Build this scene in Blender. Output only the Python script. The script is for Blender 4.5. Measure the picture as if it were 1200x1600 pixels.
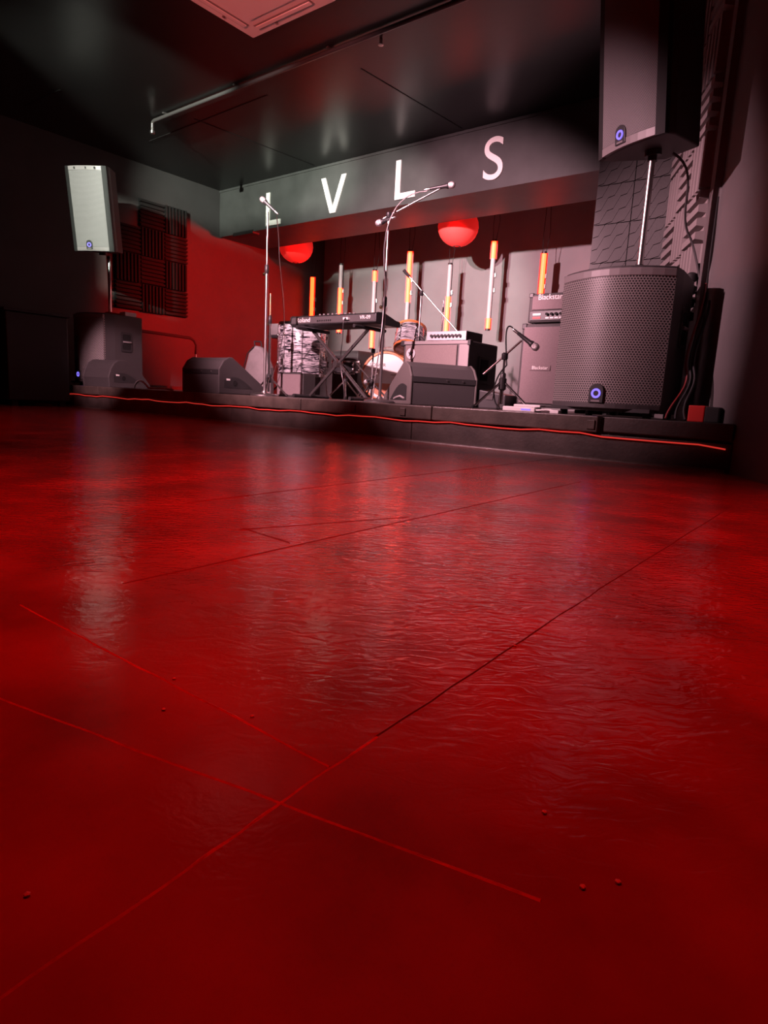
import bpy, bmesh, math, random
from mathutils import Vector, Matrix
random.seed(7)
for o in list(bpy.data.objects): bpy.data.objects.remove(o)
C = bpy.context.scene.collection
S = bpy.context.scene

# ------------------------------------------------------------------ camera
cam_d = bpy.data.cameras.new('camera'); cam = bpy.data.objects.new('camera', cam_d); C.objects.link(cam); S.camera = cam
cam_d.sensor_fit = 'VERTICAL'; cam_d.sensor_height = 24.0; cam_d.lens = 24.0 * 1000 / 1600
cam_d.clip_start = 0.02; cam_d.clip_end = 100
pitch, roll, yaw = math.radians(10.04), math.radians(3.05), math.radians(37.95)
fw = Vector((-math.sin(yaw)*math.cos(pitch), math.cos(yaw)*math.cos(pitch), -math.sin(pitch)))
rt = Vector((math.cos(yaw), math.sin(yaw), 0)); up = rt.cross(fw)
r2 = math.cos(roll)*rt + math.sin(roll)*up; u2 = -math.sin(roll)*rt + math.cos(roll)*up
M3 = Matrix((r2, u2, -fw)).transposed()
cam.matrix_world = Matrix.Translation((0, 0, 0.27)) @ M3.to_4x4()

# ------------------------------------------------------------------ world, exposure, lights
w = bpy.data.worlds.new('world'); S.world = w; w.use_nodes = True
w.node_tree.nodes['Background'].inputs[0].default_value = (0.02, 0.004, 0.004, 1)
w.node_tree.nodes['Background'].inputs[1].default_value = 0.05
S.view_settings.view_transform = 'Standard'; S.view_settings.look = 'None'
S.view_settings.exposure = 0.0; S.view_settings.gamma = 1.0; S.view_settings.use_curve_mapping = False

def spot(name, loc, target, power, color, angle, blend, radius=0.06):
    d = bpy.data.lights.new(name, 'SPOT'); d.energy = power; d.color = color
    d.spot_size = math.radians(angle); d.spot_blend = blend; d.shadow_soft_size = radius
    o = bpy.data.objects.new(name, d); C.objects.link(o); o.location = loc
    o.rotation_euler = (Vector(target) - Vector(loc)).to_track_quat('-Z', 'Y').to_euler()
    return o
def point(name, loc, power, color, radius=0.05):
    d = bpy.data.lights.new(name, 'POINT'); d.energy = power; d.color = color; d.shadow_soft_size = radius
    o = bpy.data.objects.new(name, d); C.objects.link(o); o.location = loc
    return o
RED = (1.0, 0.004, 0.002)
PINK = (1.0, 0.53, 0.62)
spot('stage_wash_lamp', (-3.3, 0.3, 2.75), (-4.15, 6.3, 0.75), 2800, PINK, 47, 0.50, 0.05)
spot('stage_wash_lamp', (-3.85, 0.3, 2.72), (-5.80, 8.0, 1.68), 2100, (1.0, 0.88, 0.84), 27, 0.50, 0.04)
spot('stage_wash_lamp', (-4.0, 0.3, 2.45), (-1.88, 4.2, 0.95), 1250, PINK, 37, 0.75, 0.04)
spot('stage_wash_lamp', (-3.7, 0.3, 2.75), (-6.62, 3.78, 0.48), 1500, PINK, 14, 0.7, 0.05)
spot('white_speaker_lamp', (-4.30, 0.35, 2.70), (-7.17, 3.75, 2.14), 2100, (0.95, 1.0, 0.86), 24, 0.30, 0.005)
spot('white_profile_lamp', (-4.9, 0.4, 2.80), (-6.75, 5.3, 2.68), 2700, (0.95, 1.0, 0.86), 33, 0.50, 0.010)
spot('red_floor_lamp', (-1.1, 1.1, 2.95), (-1.0, 1.35, 0), 370, RED, 68, 1.0, 0.12)
spot('red_floor_lamp', (-4.0, 0.8, 2.95), (-4.3, 1.9, 0), 90, RED, 110, 1.0, 0.15)
spot('red_wall_fill', (-3.4, 6.97, 2.30), (-8.1, 6.3, 1.25), 2000, RED, 46, 0.7, 0.10)  # added unseen fill that reddens the left wall
spot('red_vent_fill', (-1.6, -1.4, 1.3), (-4.0, 3.3, 3.05), 1300, (1.0, 0.16, 0.14), 16, 0.8, 0.10)  # added uplight that brightens the ceiling vent

# ------------------------------------------------------------------ materials
MATS = {}
def mat(name, col, rough=0.5, metal=0.0, var=0.0, scale=8.0, bump=0.0, bscale=60.0, spec=0.5, emit=None, es=0.0, coat=0.0):
    if name in MATS: return MATS[name]
    m = bpy.data.materials.new(name); m.use_nodes = True; nt = m.node_tree; b = nt.nodes['Principled BSDF']
    b.inputs['Base Color'].default_value = (*col, 1); b.inputs['Roughness'].default_value = rough
    b.inputs['Metallic'].default_value = metal; b.inputs['Specular IOR Level'].default_value = spec
    if coat: b.inputs['Coat Weight'].default_value = coat
    if emit: b.inputs['Emission Color'].default_value = (*emit, 1); b.inputs['Emission Strength'].default_value = es
    tc = nt.nodes.new('ShaderNodeTexCoord')
    if var:
        n = nt.nodes.new('ShaderNodeTexNoise'); n.inputs['Scale'].default_value = scale; n.inputs['Detail'].default_value = 5
        r = nt.nodes.new('ShaderNodeMapRange'); r.inputs[1].default_value = 0.3; r.inputs[2].default_value = 0.7
        r.inputs[3].default_value = 1 - var; r.inputs[4].default_value = 1 + var
        x = nt.nodes.new('ShaderNodeMix'); x.data_type = 'RGBA'; x.blend_type = 'MULTIPLY'; x.inputs[0].default_value = 1
        x.inputs[6].default_value = (*col, 1)
        nt.links.new(tc.outputs['Object'], n.inputs['Vector']); nt.links.new(n.outputs['Fac'], r.inputs[0])
        nt.links.new(r.outputs[0], x.inputs[7]); nt.links.new(x.outputs[2], b.inputs['Base Color'])
    if bump:
        n = nt.nodes.new('ShaderNodeTexNoise'); n.inputs['Scale'].default_value = bscale; n.inputs['Detail'].default_value = 3
        bp = nt.nodes.new('ShaderNodeBump'); bp.inputs['Strength'].default_value = bump; bp.inputs['Distance'].default_value = 0.01
        nt.links.new(tc.outputs['Object'], n.inputs['Vector']); nt.links.new(n.outputs['Fac'], bp.inputs['Height'])
        nt.links.new(bp.outputs[0], b.inputs['Normal'])
    MATS[name] = m
    return m

def mth(nt, op, a, b=None):
    n = nt.nodes.new('ShaderNodeMath'); n.operation = op
    for i, v in enumerate((a, b)):
        if v is None: continue
        if isinstance(v, (int, float)): n.inputs[i].default_value = v
        else: nt.links.new(v, n.inputs[i])
    return n.outputs[0]

def perforated(name, col, hole, pitch, rough=0.45, metal=0.0, rad=0.33):
    """sheet metal with staggered round holes, in object X / Z"""
    m = bpy.data.materials.new(name); m.use_nodes = True; nt = m.node_tree; b = nt.nodes['Principled BSDF']
    tc = nt.nodes.new('ShaderNodeTexCoord'); sp = nt.nodes.new('ShaderNodeSeparateXYZ'); nt.links.new(tc.outputs['Object'], sp.inputs[0])
    u = mth(nt, 'DIVIDE', sp.outputs[0], pitch); v = mth(nt, 'DIVIDE', sp.outputs[2], pitch*1.732)
    def dist(du, dv):
        fu = mth(nt, 'SUBTRACT', mth(nt, 'FRACT', mth(nt, 'ADD', u, 100+du)), 0.5)
        fv = mth(nt, 'MULTIPLY', mth(nt, 'SUBTRACT', mth(nt, 'FRACT', mth(nt, 'ADD', v, 100+dv)), 0.5), 1.732)
        return mth(nt, 'SQRT', mth(nt, 'ADD', mth(nt, 'MULTIPLY', fu, fu), mth(nt, 'MULTIPLY', fv, fv)))
    d = mth(nt, 'MINIMUM', dist(0, 0), dist(0.5, 0.5))
    mask = mth(nt, 'LESS_THAN', d, rad)
    x = nt.nodes.new('ShaderNodeMix'); x.data_type = 'RGBA'; x.inputs[6].default_value = (*col, 1); x.inputs[7].default_value = (*hole, 1)
    nt.links.new(mask, x.inputs[0]); nt.links.new(x.outputs[2], b.inputs['Base Color'])
    b.inputs['Roughness'].default_value = rough; b.inputs['Metallic'].default_value = metal
    bp = nt.nodes.new('ShaderNodeBump'); bp.inputs['Strength'].default_value = 0.5; bp.inputs['Distance'].default_value = 0.003; bp.invert = True
    nt.links.new(mask, bp.inputs['Height']); nt.links.new(bp.outputs[0], b.inputs['Normal'])
    MATS[name] = m
    return m

def swirl(name):
    """black and silver oyster wrap of the drum shells"""
    m = bpy.data.materials.new(name); m.use_nodes = True; nt = m.node_tree; b = nt.nodes['Principled BSDF']
    tc = nt.nodes.new('ShaderNodeTexCoord'); mp = nt.nodes.new('ShaderNodeMapping'); mp.inputs['Scale'].default_value = (4, 4, 26)
    n = nt.nodes.new('ShaderNodeTexNoise'); n.inputs['Scale'].default_value = 1.6; n.inputs['Detail'].default_value = 4; n.inputs['Distortion'].default_value = 1.6
    r = nt.nodes.new('ShaderNodeValToRGB'); e = r.color_ramp.elements
    e[0].position = 0.40; e[0].color = (0.015, 0.012, 0.02, 1); e[1].position = 0.60; e[1].color = (0.78, 0.76, 0.80, 1)
    nt.links.new(tc.outputs['Object'], mp.inputs[0]); nt.links.new(mp.outputs[0], n.inputs['Vector'])
    nt.links.new(n.outputs['Fac'], r.inputs[0]); nt.links.new(r.outputs[0], b.inputs['Base Color'])
    b.inputs['Roughness'].default_value = 0.18; b.inputs['Coat Weight'].default_value = 0.6; b.inputs['Metallic'].default_value = 0.25
    MATS[name] = m
    return m

def floor_mat():
    """glossy painted floor: red paint, wrinkled skin, scuffs"""
    m = bpy.data.materials.new('floor_paint'); m.use_nodes = True; nt = m.node_tree; b = nt.nodes['Principled BSDF']
    tc = nt.nodes.new('ShaderNodeTexCoord')
    n = nt.nodes.new('ShaderNodeTexNoise'); n.inputs['Scale'].default_value = 5; n.inputs['Detail'].default_value = 6
    r = nt.nodes.new('ShaderNodeValToRGB'); e = r.color_ramp.elements
    e[0].position = 0.32; e[0].color = (0.21, 0.040, 0.036, 1); e[1].position = 0.68; e[1].color = (0.46, 0.085, 0.075, 1)
    nt.links.new(tc.outputs['Object'], n.inputs['Vector']); nt.links.new(n.outputs['Fac'], r.inputs[0]); nt.links.new(r.outputs[0], b.inputs['Base Color'])
    rr = nt.nodes.new('ShaderNodeMapRange'); rr.inputs[3].default_value = 0.11; rr.inputs[4].default_value = 0.20
    nt.links.new(n.outputs['Fac'], rr.inputs[0]); nt.links.new(rr.outputs[0], b.inputs['Roughness'])
    mp = nt.nodes.new('ShaderNodeMapping'); mp.inputs['Scale'].default_value = (1, 1, 1); mp.inputs['Rotation'].default_value = (0, 0, -0.66)
    mp2 = nt.nodes.new('ShaderNodeMapping'); mp2.inputs['Scale'].default_value = (28, 55, 1)
    nw = nt.nodes.new('ShaderNodeTexNoise'); nw.inputs['Scale'].default_value = 1.0; nw.inputs['Detail'].default_value = 2.5; nw.inputs['Distortion'].default_value = 1.2
    nf = nt.nodes.new('ShaderNodeTexNoise'); nf.inputs['Scale'].default_value = 220; nf.inputs['Detail'].default_value = 2
    nt.links.new(tc.outputs['Object'], mp.inputs[0]); nt.links.new(mp.outputs[0], mp2.inputs[0]); nt.links.new(mp2.outputs[0], nw.inputs['Vector'])
    nt.links.new(tc.outputs['Object'], nf.inputs['Vector'])
    b1 = nt.nodes.new('ShaderNodeBump'); b1.inputs['Strength'].default_value = 0.40; b1.inputs['Distance'].default_value = 0.006
    b2 = nt.nodes.new('ShaderNodeBump'); b2.inputs['Strength'].default_value = 0.06; b2.inputs['Distance'].default_value = 0.003
    sx = nt.nodes.new('ShaderNodeSeparateXYZ'); nt.links.new(tc.outputs['Object'], sx.inputs[0])
    mk = nt.nodes.new('ShaderNodeMapRange'); mk.interpolation_type = 'SMOOTHSTEP'; mk.inputs[1].default_value = 0.35; mk.inputs[2].default_value = 1.0; mk.inputs[3].default_value = 0.10; mk.inputs[4].default_value = 1.0
    nt.links.new(mth(nt, 'ADD', sx.outputs[1], mth(nt, 'MULTIPLY', n.outputs['Fac'], 0.3)), mk.inputs[0])
    nt.links.new(mth(nt, 'MULTIPLY', nw.outputs['Fac'], mk.outputs[0]), b1.inputs['Height']); nt.links.new(nf.outputs['Fac'], b2.inputs['Height'])
    nt.links.new(b1.outputs[0], b2.inputs['Normal']); nt.links.new(b2.outputs[0], b.inputs['Normal'])
    b.inputs['Specular IOR Level'].default_value = 0.6
    MATS['floor_paint'] = m
    return m

m_floor = floor_mat()
m_seam = mat('seam_sealant', (0.85, 0.20, 0.17), 0.5, bump=0.3)
m_ceil = mat('ceiling_black', (0.010, 0.0097, 0.0097), 0.33, var=0.15, scale=2, bump=0.05, bscale=12)
m_wall = mat('wall_black', (0.045, 0.042, 0.042), 0.62, var=0.12, scale=3, bump=0.08, bscale=40)
m_wallr = mat('wall_charcoal', (0.15, 0.135, 0.135), 0.6, var=0.10, scale=3, bump=0.08, bscale=40)
m_back = mat('wall_grey', (0.30, 0.30, 0.30), 0.7, var=0.08, scale=2.5, bump=0.06, bscale=30)
m_head = mat('header_grey', (0.050, 0.052, 0.050), 0.55, var=0.18, scale=4, bump=0.06, bscale=20)
m_letter = mat('letter_white', (0.80, 0.79, 0.75), 0.5)
m_stage = mat('stage_black', (0.07, 0.055, 0.05), 0.45, var=0.25, scale=9, bump=0.15, bscale=50)
m_nose = mat('stage_nosing', (0.09, 0.07, 0.06), 0.35, var=0.25, scale=12, bump=0.1, bscale=70)
m_strip = mat('led_strip_glow', (0.6, 0.05, 0.05), 0.4, emit=(1.0, 0.05, 0.035), es=0.5)
m_black = mat('black_paint', (0.010, 0.0095, 0.0095), 0.5, bump=0.15, bscale=180)
m_cab = mat('cabinet_black', (0.05, 0.045, 0.046), 0.55, bump=0.25, bscale=260)
m_plast = mat('black_plastic', (0.028, 0.027, 0.028), 0.38)
m_rubber = mat('rubber', (0.012, 0.012, 0.012), 0.7)
m_dark = mat('hole_black', (0.004, 0.004, 0.004), 0.8)
m_chrome = mat('chrome', (0.82, 0.80, 0.80), 0.16, metal=1.0)
m_steel = mat('brushed_steel', (0.60, 0.57, 0.56), 0.32, metal=1.0)
m_gun = mat('black_metal', (0.10, 0.09, 0.09), 0.33, metal=0.6)
m_grille = perforated('speaker_grille', (0.26, 0.235, 0.23), (0.012, 0.011, 0.011), 0.0145)
m_grille2 = perforated('fine_grille', (0.24, 0.23, 0.23), (0.04, 0.036, 0.036), 0.008, 0.6)
m_lip = mat('speaker_trim', (0.22, 0.20, 0.20), 0.42)
m_cheek = mat('monitor_cheek', (0.085, 0.075, 0.072), 0.45)
m_ring = mat('logo_glow', (0.1, 0.1, 0.3), 0.4, emit=(0.22, 0.16, 1.0), es=1.3)
m_tolex = mat('tolex', (0.042, 0.038, 0.038), 0.55, bump=0.3, bscale=300)
m_cloth = mat('grille_cloth', (0.16, 0.13, 0.125), 0.8, var=0.22, scale=180, bump=0.2, bscale=300)
m_cloth2 = mat('grey_grille_cloth', (0.20, 0.155, 0.16), 0.85, var=0.10, scale=120, bump=0.15, bscale=300)
m_panel = mat('silver_panel', (0.66, 0.62, 0.64), 0.35, metal=0.4)
m_white = mat('white_plastic', (0.75, 0.73, 0.72), 0.45)
m_print = mat('white_print', (0.85, 0.83, 0.80), 0.5)
m_redp = mat('red_plastic', (0.55, 0.02, 0.015), 0.4)
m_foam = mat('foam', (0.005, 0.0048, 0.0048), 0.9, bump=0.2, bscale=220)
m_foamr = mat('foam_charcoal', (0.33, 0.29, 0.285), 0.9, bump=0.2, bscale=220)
m_tile = mat('relief_tile', (0.048, 0.043, 0.043), 0.55, var=0.08, bump=0.06, bscale=60)
m_swirl = swirl('oyster_wrap')
m_hoop = mat('amber_hoop', (0.62, 0.20, 0.07), 0.32, var=0.15, scale=14)
m_amber = mat('amber_head', (0.66, 0.24, 0.13), 0.4, var=0.08)
m_headw = mat('drum_head_white', (0.86, 0.83, 0.80), 0.45)
m_tube_on = mat('tube_lit', (0.9, 0.3, 0.2), 0.4, emit=(1.0, 0.030, 0.005), es=15)
m_tube_glow = mat('tube_halo', (0.6, 0.02, 0.02), 0.4, emit=(1.0, 0.004, 0.002), es=1.2)  # red halo around lit sections, put in as a glowing strip
m_tube_off = mat('tube_milky', (0.72, 0.70, 0.70), 0.3)
m_lantern = mat('lantern_paper', (0.85, 0.10, 0.09), 0.7, emit=(1.0, 0.015, 0.012), es=0.40, bump=0.2, bscale=25)
m_cass = mat('cassette_white', (0.80, 0.78, 0.77), 0.5)
m_bag = mat('grey_fabric', (0.22, 0.20, 0.20), 0.85, var=0.15, scale=9, bump=0.3, bscale=120)
m_mesh = mat('mic_mesh', (0.70, 0.66, 0.66), 0.4, metal=0.8, bump=0.5, bscale=400)
m_brass = mat('cymbal_brass', (0.80, 0.60, 0.34), 0.25, metal=1.0)

# ------------------------------------------------------------------ mesh helpers
class MB:
    def __init__(s): s.v = []; s.f = []
    def add(s, vs, fs):
        k = len(s.v); s.v += [tuple(p) for p in vs]; s.f += [[i + k for i in f] for f in fs]; return s
    def box(s, x0, x1, y0, y1, z0, z1):
        return s.add([(x0,y0,z0),(x1,y0,z0),(x1,y1,z0),(x0,y1,z0),(x0,y0,z1),(x1,y0,z1),(x1,y1,z1),(x0,y1,z1)],
                     [(0,3,2,1),(4,5,6,7),(0,1,5,4),(1,2,6,5),(2,3,7,6),(3,0,4,7)])
    def prism(s, poly, a, b, axis='z'):
        """polygon extruded along axis from a to b.  z: (x,y)  y: (x,z)  x: (y,z)"""
        def P(p, t):
            return {'z': (p[0], p[1], t), 'y': (p[0], t, p[1]), 'x': (t, p[0], p[1])}[axis]
        n = len(poly); vs = [P(p, a) for p in poly] + [P(p, b) for p in poly]
        fs = [list(range(n))[::-1], list(range(n, 2*n))] + [(i, (i+1) % n, n + (i+1) % n, n + i) for i in range(n)]
        return s.add(vs, fs)
    def cyl(s, p0, p1, r0, r1=None, n=12, caps=True):
        return s.tube([p0, p1], [r0, r0 if r1 is None else r1], n, caps)
    def tube(s, path, r, n=8, caps=True):
        path = [Vector(p) for p in path]; rs = r if isinstance(r, (list, tuple)) else [r]*len(path)
        vs = []; fs = []; prev = None
        for i, p in enumerate(path):
            t = ((path[min(i+1, len(path)-1)] - path[max(i-1, 0)])).normalized()
            if prev is None:
                a = t.orthogonal().normalized()
            else:
                a = (prev - t*prev.dot(t)).normalized()
            prev = a; b = t.cross(a)
            for k in range(n):
                q = 2*math.pi*k/n; vs.append(p + (a*math.cos(q) + b*math.sin(q))*rs[i])
        for i in range(len(path)-1):
            for k in range(n): fs.append((i*n+k, i*n+(k+1) % n, (i+1)*n+(k+1) % n, (i+1)*n+k))
        if caps: fs.append(list(range(n))[::-1]); fs.append([(len(path)-1)*n+k for k in range(n)])
        return s.add(vs, fs)
    def lathe(s, prof, c=(0,0,0), n=32, axis='z'):
        """closed-by-poles profile [(r, h)...] around axis"""
        vs = []; fs = []
        for r, h in prof:
            for k in range(n):
                q = 2*math.pi*k/n; x, y = r*math.cos(q), r*math.sin(q)
                p = (x, y, h) if axis == 'z' else (x, h, y) if axis == 'y' else (h, x, y)
                vs.append((p[0]+c[0], p[1]+c[1], p[2]+c[2]))
        for i in range(len(prof)-1):
            for k in range(n): fs.append((i*n+k, i*n+(k+1) % n, (i+1)*n+(k+1) % n, (i+1)*n+k))
        if prof[0] != prof[-1]: fs.append(list(range(n))[::-1]); fs.append([(len(prof)-1)*n+k for k in range(n)])
        return s.add(vs, fs)
    def mesh(s, name, smooth=None):
        me = bpy.data.meshes.new(name); me.from_pydata(s.v, [], s.f); me.validate()
        bm = bmesh.new(); bm.from_mesh(me); bmesh.ops.recalc_face_normals(bm, faces=bm.faces); bm.to_mesh(me); bm.free()
        if smooth is not None:
            for p in me.polygons: p.use_smooth = True
            me.set_sharp_from_angle(angle=math.radians(smooth))
        return me
    def build(s, name, m, parent=None, smooth=None, bevel=0.0):
        return put(name, s.mesh(name, smooth), m, parent, bevel)

def put(name, me, m, parent=None, bevel=0.0):
    if m is not None and not me.materials: me.materials.append(m)
    o = bpy.data.objects.new(name, me); C.objects.link(o)
    if parent: o.parent = parent
    if bevel:
        b = o.modifiers.new('bevel', 'BEVEL'); b.width = bevel; b.segments = 2; b.limit_method = 'ANGLE'; b.angle_limit = math.radians(40)
    return o
def tag(o, label, cat, group=None):
    o['label'] = label; o['category'] = cat
    if group: o['group'] = group
    return o
def thing(name, label, cat, loc, rotz=0.0, group=None):
    o = bpy.data.objects.new(name, None); C.objects.link(o); o.location = loc; o.rotation_euler = (0, 0, rotz); o.empty_display_size = 0.1
    return tag(o, label, cat, group)
def struct(o): o['kind'] = 'structure'; return o
def children(o): return [c for c in bpy.data.objects if c.parent == o]
def copy_tree(o, parent=None):
    c = o.copy(); C.objects.link(c)
    if parent: c.parent = parent
    for ch in children(o): copy_tree(ch, c)
    return c
def text(name, s, size, m, parent, loc, rot, depth=0.001):
    cu = bpy.data.curves.new(name, 'FONT'); cu.body = s; cu.size = size; cu.extrude = depth; cu.align_x = 'CENTER'; cu.align_y = 'CENTER'
    t = bpy.data.objects.new(name, cu); C.objects.link(t)
    dg = bpy.context.evaluated_depsgraph_get(); me = bpy.data.meshes.new_from_object(t.evaluated_get(dg))
    bpy.data.objects.remove(t); me.name = name; me.materials.clear()
    o = put(name, me, m, parent); o.location = loc; o.rotation_euler = rot
    return o
def arc(cx, cy, r, a0, a1, n):
    return [(cx + r*math.cos(math.radians(a0 + (a1-a0)*i/n)), cy + r*math.sin(math.radians(a0 + (a1-a0)*i/n))) for i in range(n+1)]
def bez(p0, p1, p2, p3, n=14):
    p0, p1, p2, p3 = map(Vector, (p0, p1, p2, p3)); out = []
    for i in range(n+1):
        t = i/n; out.append((1-t)**3*p0 + 3*(1-t)**2*t*p1 + 3*(1-t)*t*t*p2 + t**3*p3)
    return out

# ------------------------------------------------------------------ the room
ST = 0.235           # stage deck height
YF = 3.48            # stage front
XW = -8.1            # left wall
YH = 6.16            # header front
YB = 8.35            # back wall
YP = 5.20            # front of the right pier
ZC = 3.08            # ceiling
def wx(y): return -0.60 - 0.52*(y - 3.48)        # splayed right wall

fl = struct(MB().box(-9.5, 2.6, -4.0, 9.0, -0.12, 0.0).build('floor', m_floor))
m_seam2 = mat('seam_dark', (0.14, 0.025, 0.022), 0.6)  # darker colour for the seams farther off
def seam(a, b, wd=0.0024, h=0.0010, m=None):
    a, b = Vector((*a, 0)), Vector((*b, 0)); d = (b-a).normalized(); n = Vector((-d.y, d.x, 0)); k = 14; vs = []; fs = []
    for i in range(k+1):
        p = a + (b-a)*i/k + n*random.uniform(-.0012, .0012); q = wd*random.uniform(.7, 1.2)
        vs += [p - n*q + Vector((0,0,-.001)), p + Vector((0,0,h)), p + n*q + Vector((0,0,-.001))]
    for i in range(k):
        for j in (0, 1): fs.append((i*3+j, i*3+j+1, i*3+j+4, i*3+j+3))
    MB().add(vs, fs).build('seam', m or m_seam, fl)
seam((-0.272, 0.085), (-0.292, 0.38)); seam((-0.292, 0.38), (-0.318, 0.95), m=m_seam2); seam((-0.318, 0.95), (-0.36, 2.2), 0.003, m=m_seam2)
seam((-0.80, 0.152), (-0.115, 0.307)); seam((-0.80, 0.318), (-0.29, 0.323), 0.0025)
seam((-0.80, 0.45), (-0.90, 2.35), 0.004, m=m_seam2); seam((-0.99, 0.815), (-0.84, 0.80), 0.004, m=m_seam2); seam((-0.985, 0.80), (-0.86, 1.2), 0.004, m=m_seam2)
seam((-1.30, 0.9), (-1.42, 3.40), 0.004, m=m_seam2)

struct(MB().box(-9.5, 2.6, -4.0, 9.0, ZC, ZC+0.12).build('ceiling', m_ceil))
cl = bpy.data.objects['ceiling']
for a, b in (((-7.3, 4.55), (-5.2, 4.50)), ((-6.3, 4.45), (-6.15, 6.1)), ((-4.1, 4.6), (-4.0, 6.1)), ((-7.6, 3.3), (-6.9, 3.33))):
    d = (Vector(b)-Vector(a)).normalized(); n = Vector((-d.y, d.x))*0.006
    MB().prism([(a[0]-n.x, a[1]-n.y), (b[0]-n.x, b[1]-n.y), (b[0]+n.x, b[1]+n.y), (a[0]+n.x, a[1]+n.y)], ZC-0.004, ZC+0.001).build('ceiling_joint', m_black, cl)

struct(MB().box(XW-0.15, XW, -4.0, YB+0.2, 0, ZC).build('wall_left', m_wall))
struct(MB().box(XW, -1.0, YB, YB+0.15, 0, ZC).build('wall_back', m_back))
struct(MB().prism([(wx(-2.5), -2.5), (wx(-2.5)+0.15, -2.5), (wx(YP)+0.15, YP+0.07), (wx(YP), YP)], 0, ZC).build('wall_right', m_wallr))
struct(MB().box(-9.5, 2.6, -4.1, -4.0, 0, ZC).build('wall_rear', m_wall))
pier = struct(MB().box(-2.12, wx(YP)+0.05, YP+0.03, YB, ST, ZC).build('wall_pier', m_black))

# header beam over the stage
hd = struct(MB().box(XW, -2.12, YH, YH+0.82, 2.45, ZC).build('header_beam', m_head))
MB().box(XW, -2.12, YH-0.012, YH, ZC-0.03, ZC-0.002).build('top_bead', m_head, hd)
MB().box(-7.78, -7.35, YH-0.015, YH+0.10, 2.425, 2.47).build('bracket', m_black, hd)

# ridge line joint of the right wall and its cover strip
y0 = 4.22
tr = struct(MB().prism([(wx(y0)-0.03, y0-0.02), (wx(y0)+0.03, y0-0.02), (wx(y0+0.07)+0.03, y0+0.05), (wx(y0+0.07)-0.03, y0+0.05)], ST, ZC).build('trim_1', m_wallr))

# stage platform
sg = struct(MB().prism([(XW, YF+0.03), (wx(YF+0.03), YF+0.03), (wx(YP), YP+0.02), (wx(YP), YB), (XW, YB)], 0.0, ST-0.012).build('stage_platform', m_stage))
MB().prism([(XW, YF+0.05), (wx(YF+0.05)-0.004, YF+0.05), (wx(YP)-0.004, YP+0.02), (wx(YP)-0.004, YB), (XW, YB)], ST-0.012, ST).build('deck', m_stage, sg)
xs = [-8.1, -6.55, -5.05, -3.55, -2.35, -1.262]
for a, b in zip(xs[:-1], xs[1:]):
    MB().box(a+0.003, b-0.003, YF-0.025, YF+0.05, 0.150, ST+0.002).build('nosing_board', m_nose, sg, bevel=0.006)
MB().box(-1.235, wx(YF)-0.005, YF-0.012, YF+0.05, 0.155, ST+0.002).build('nosing_board', m_stage, sg, bevel=0.006)
for a, b in zip([-8.1, -6.3, -4.4, -2.52], [-6.3, -4.4, -2.52, wx(YF)+0.0]):
    MB().box(a+0.002, b-0.002, YF, YF+0.04, 0.0, 0.140).build('fascia_panel', m_stage, sg, bevel=0.003)
for x in (-5.9, -4.9, -3.02, -2.58, -1.30):
    MB().box(x-0.022, x+0.022, YF-0.033, YF-0.024, 0.165, 0.215).build('hinge_plate', m_nose, sg, bevel=0.003)
MB().prism([(YF, 0), (YF-0.018, 0), (YF-0.014, 0.008), (YF, 0.014)], -7.6, wx(YF)-0.02, 'x').build('base_bead', m_nose, sg)
st = MB(); pts = []
n = 60
for i in range(n+1):
    x = -7.95 + (wx(YF)-0.03+7.95)*i/n; pts.append((x, YF-0.012, 0.137 + 0.005*math.sin(i*1.1) + 0.003*math.sin(i*2.7) - (0.02*max(0, i-54)/6)))
tag(st.tube(pts, 0.004, 6).build('led_strip', m_strip, smooth=60), 'glowing red light strip running along the stage front under the nosing', 'light strip')

# ------------------------------------------------------------------ ceiling fittings
t = thing('air_conditioning_cassette', 'pale square air vent cassette in the ceiling at top of frame', 'air vent', (-4.03, 3.27, ZC))
MB().prism([(-0.45,-0.45),(0.45,-0.45),(0.45,0.45),(-0.45,0.45)], -0.035, 0, 'z').build('frame', m_cass, t, bevel=0.008)
for k in range(4):
    q = k*math.pi/2; c, s_ = math.cos(q), math.sin(q)
    poly = [(-0.30, 0.325), (0.30, 0.325), (0.30, 0.385), (-0.30, 0.385)]
    P = [(x*c - y*s_, x*s_ + y*c) for x, y in poly]
    MB().prism(P, -0.040, -0.036).build('louvre_slot', m_lip, t)
    poly = [(-0.29, 0.335), (0.29, 0.335), (0.29, 0.372), (-0.29, 0.372)]
    P = [(x*c - y*s_, x*s_ + y*c) for x, y in poly]
    MB().prism(P, -0.048, -0.041).build('louvre', m_cass, t, bevel=0.003)
MB().box(-0.26, 0.26, -0.26, 0.26, -0.045, -0.036).build('intake_grille', m_cass, t, bevel=0.004)
for x, y in ((-0.40, 0.12), (-0.12, 0.40), (0.40, 0.12)): MB().cyl((x, y, -0.036), (x, y, -0.043), 0.012, n=10).build('screw', m_steel, t)

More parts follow.
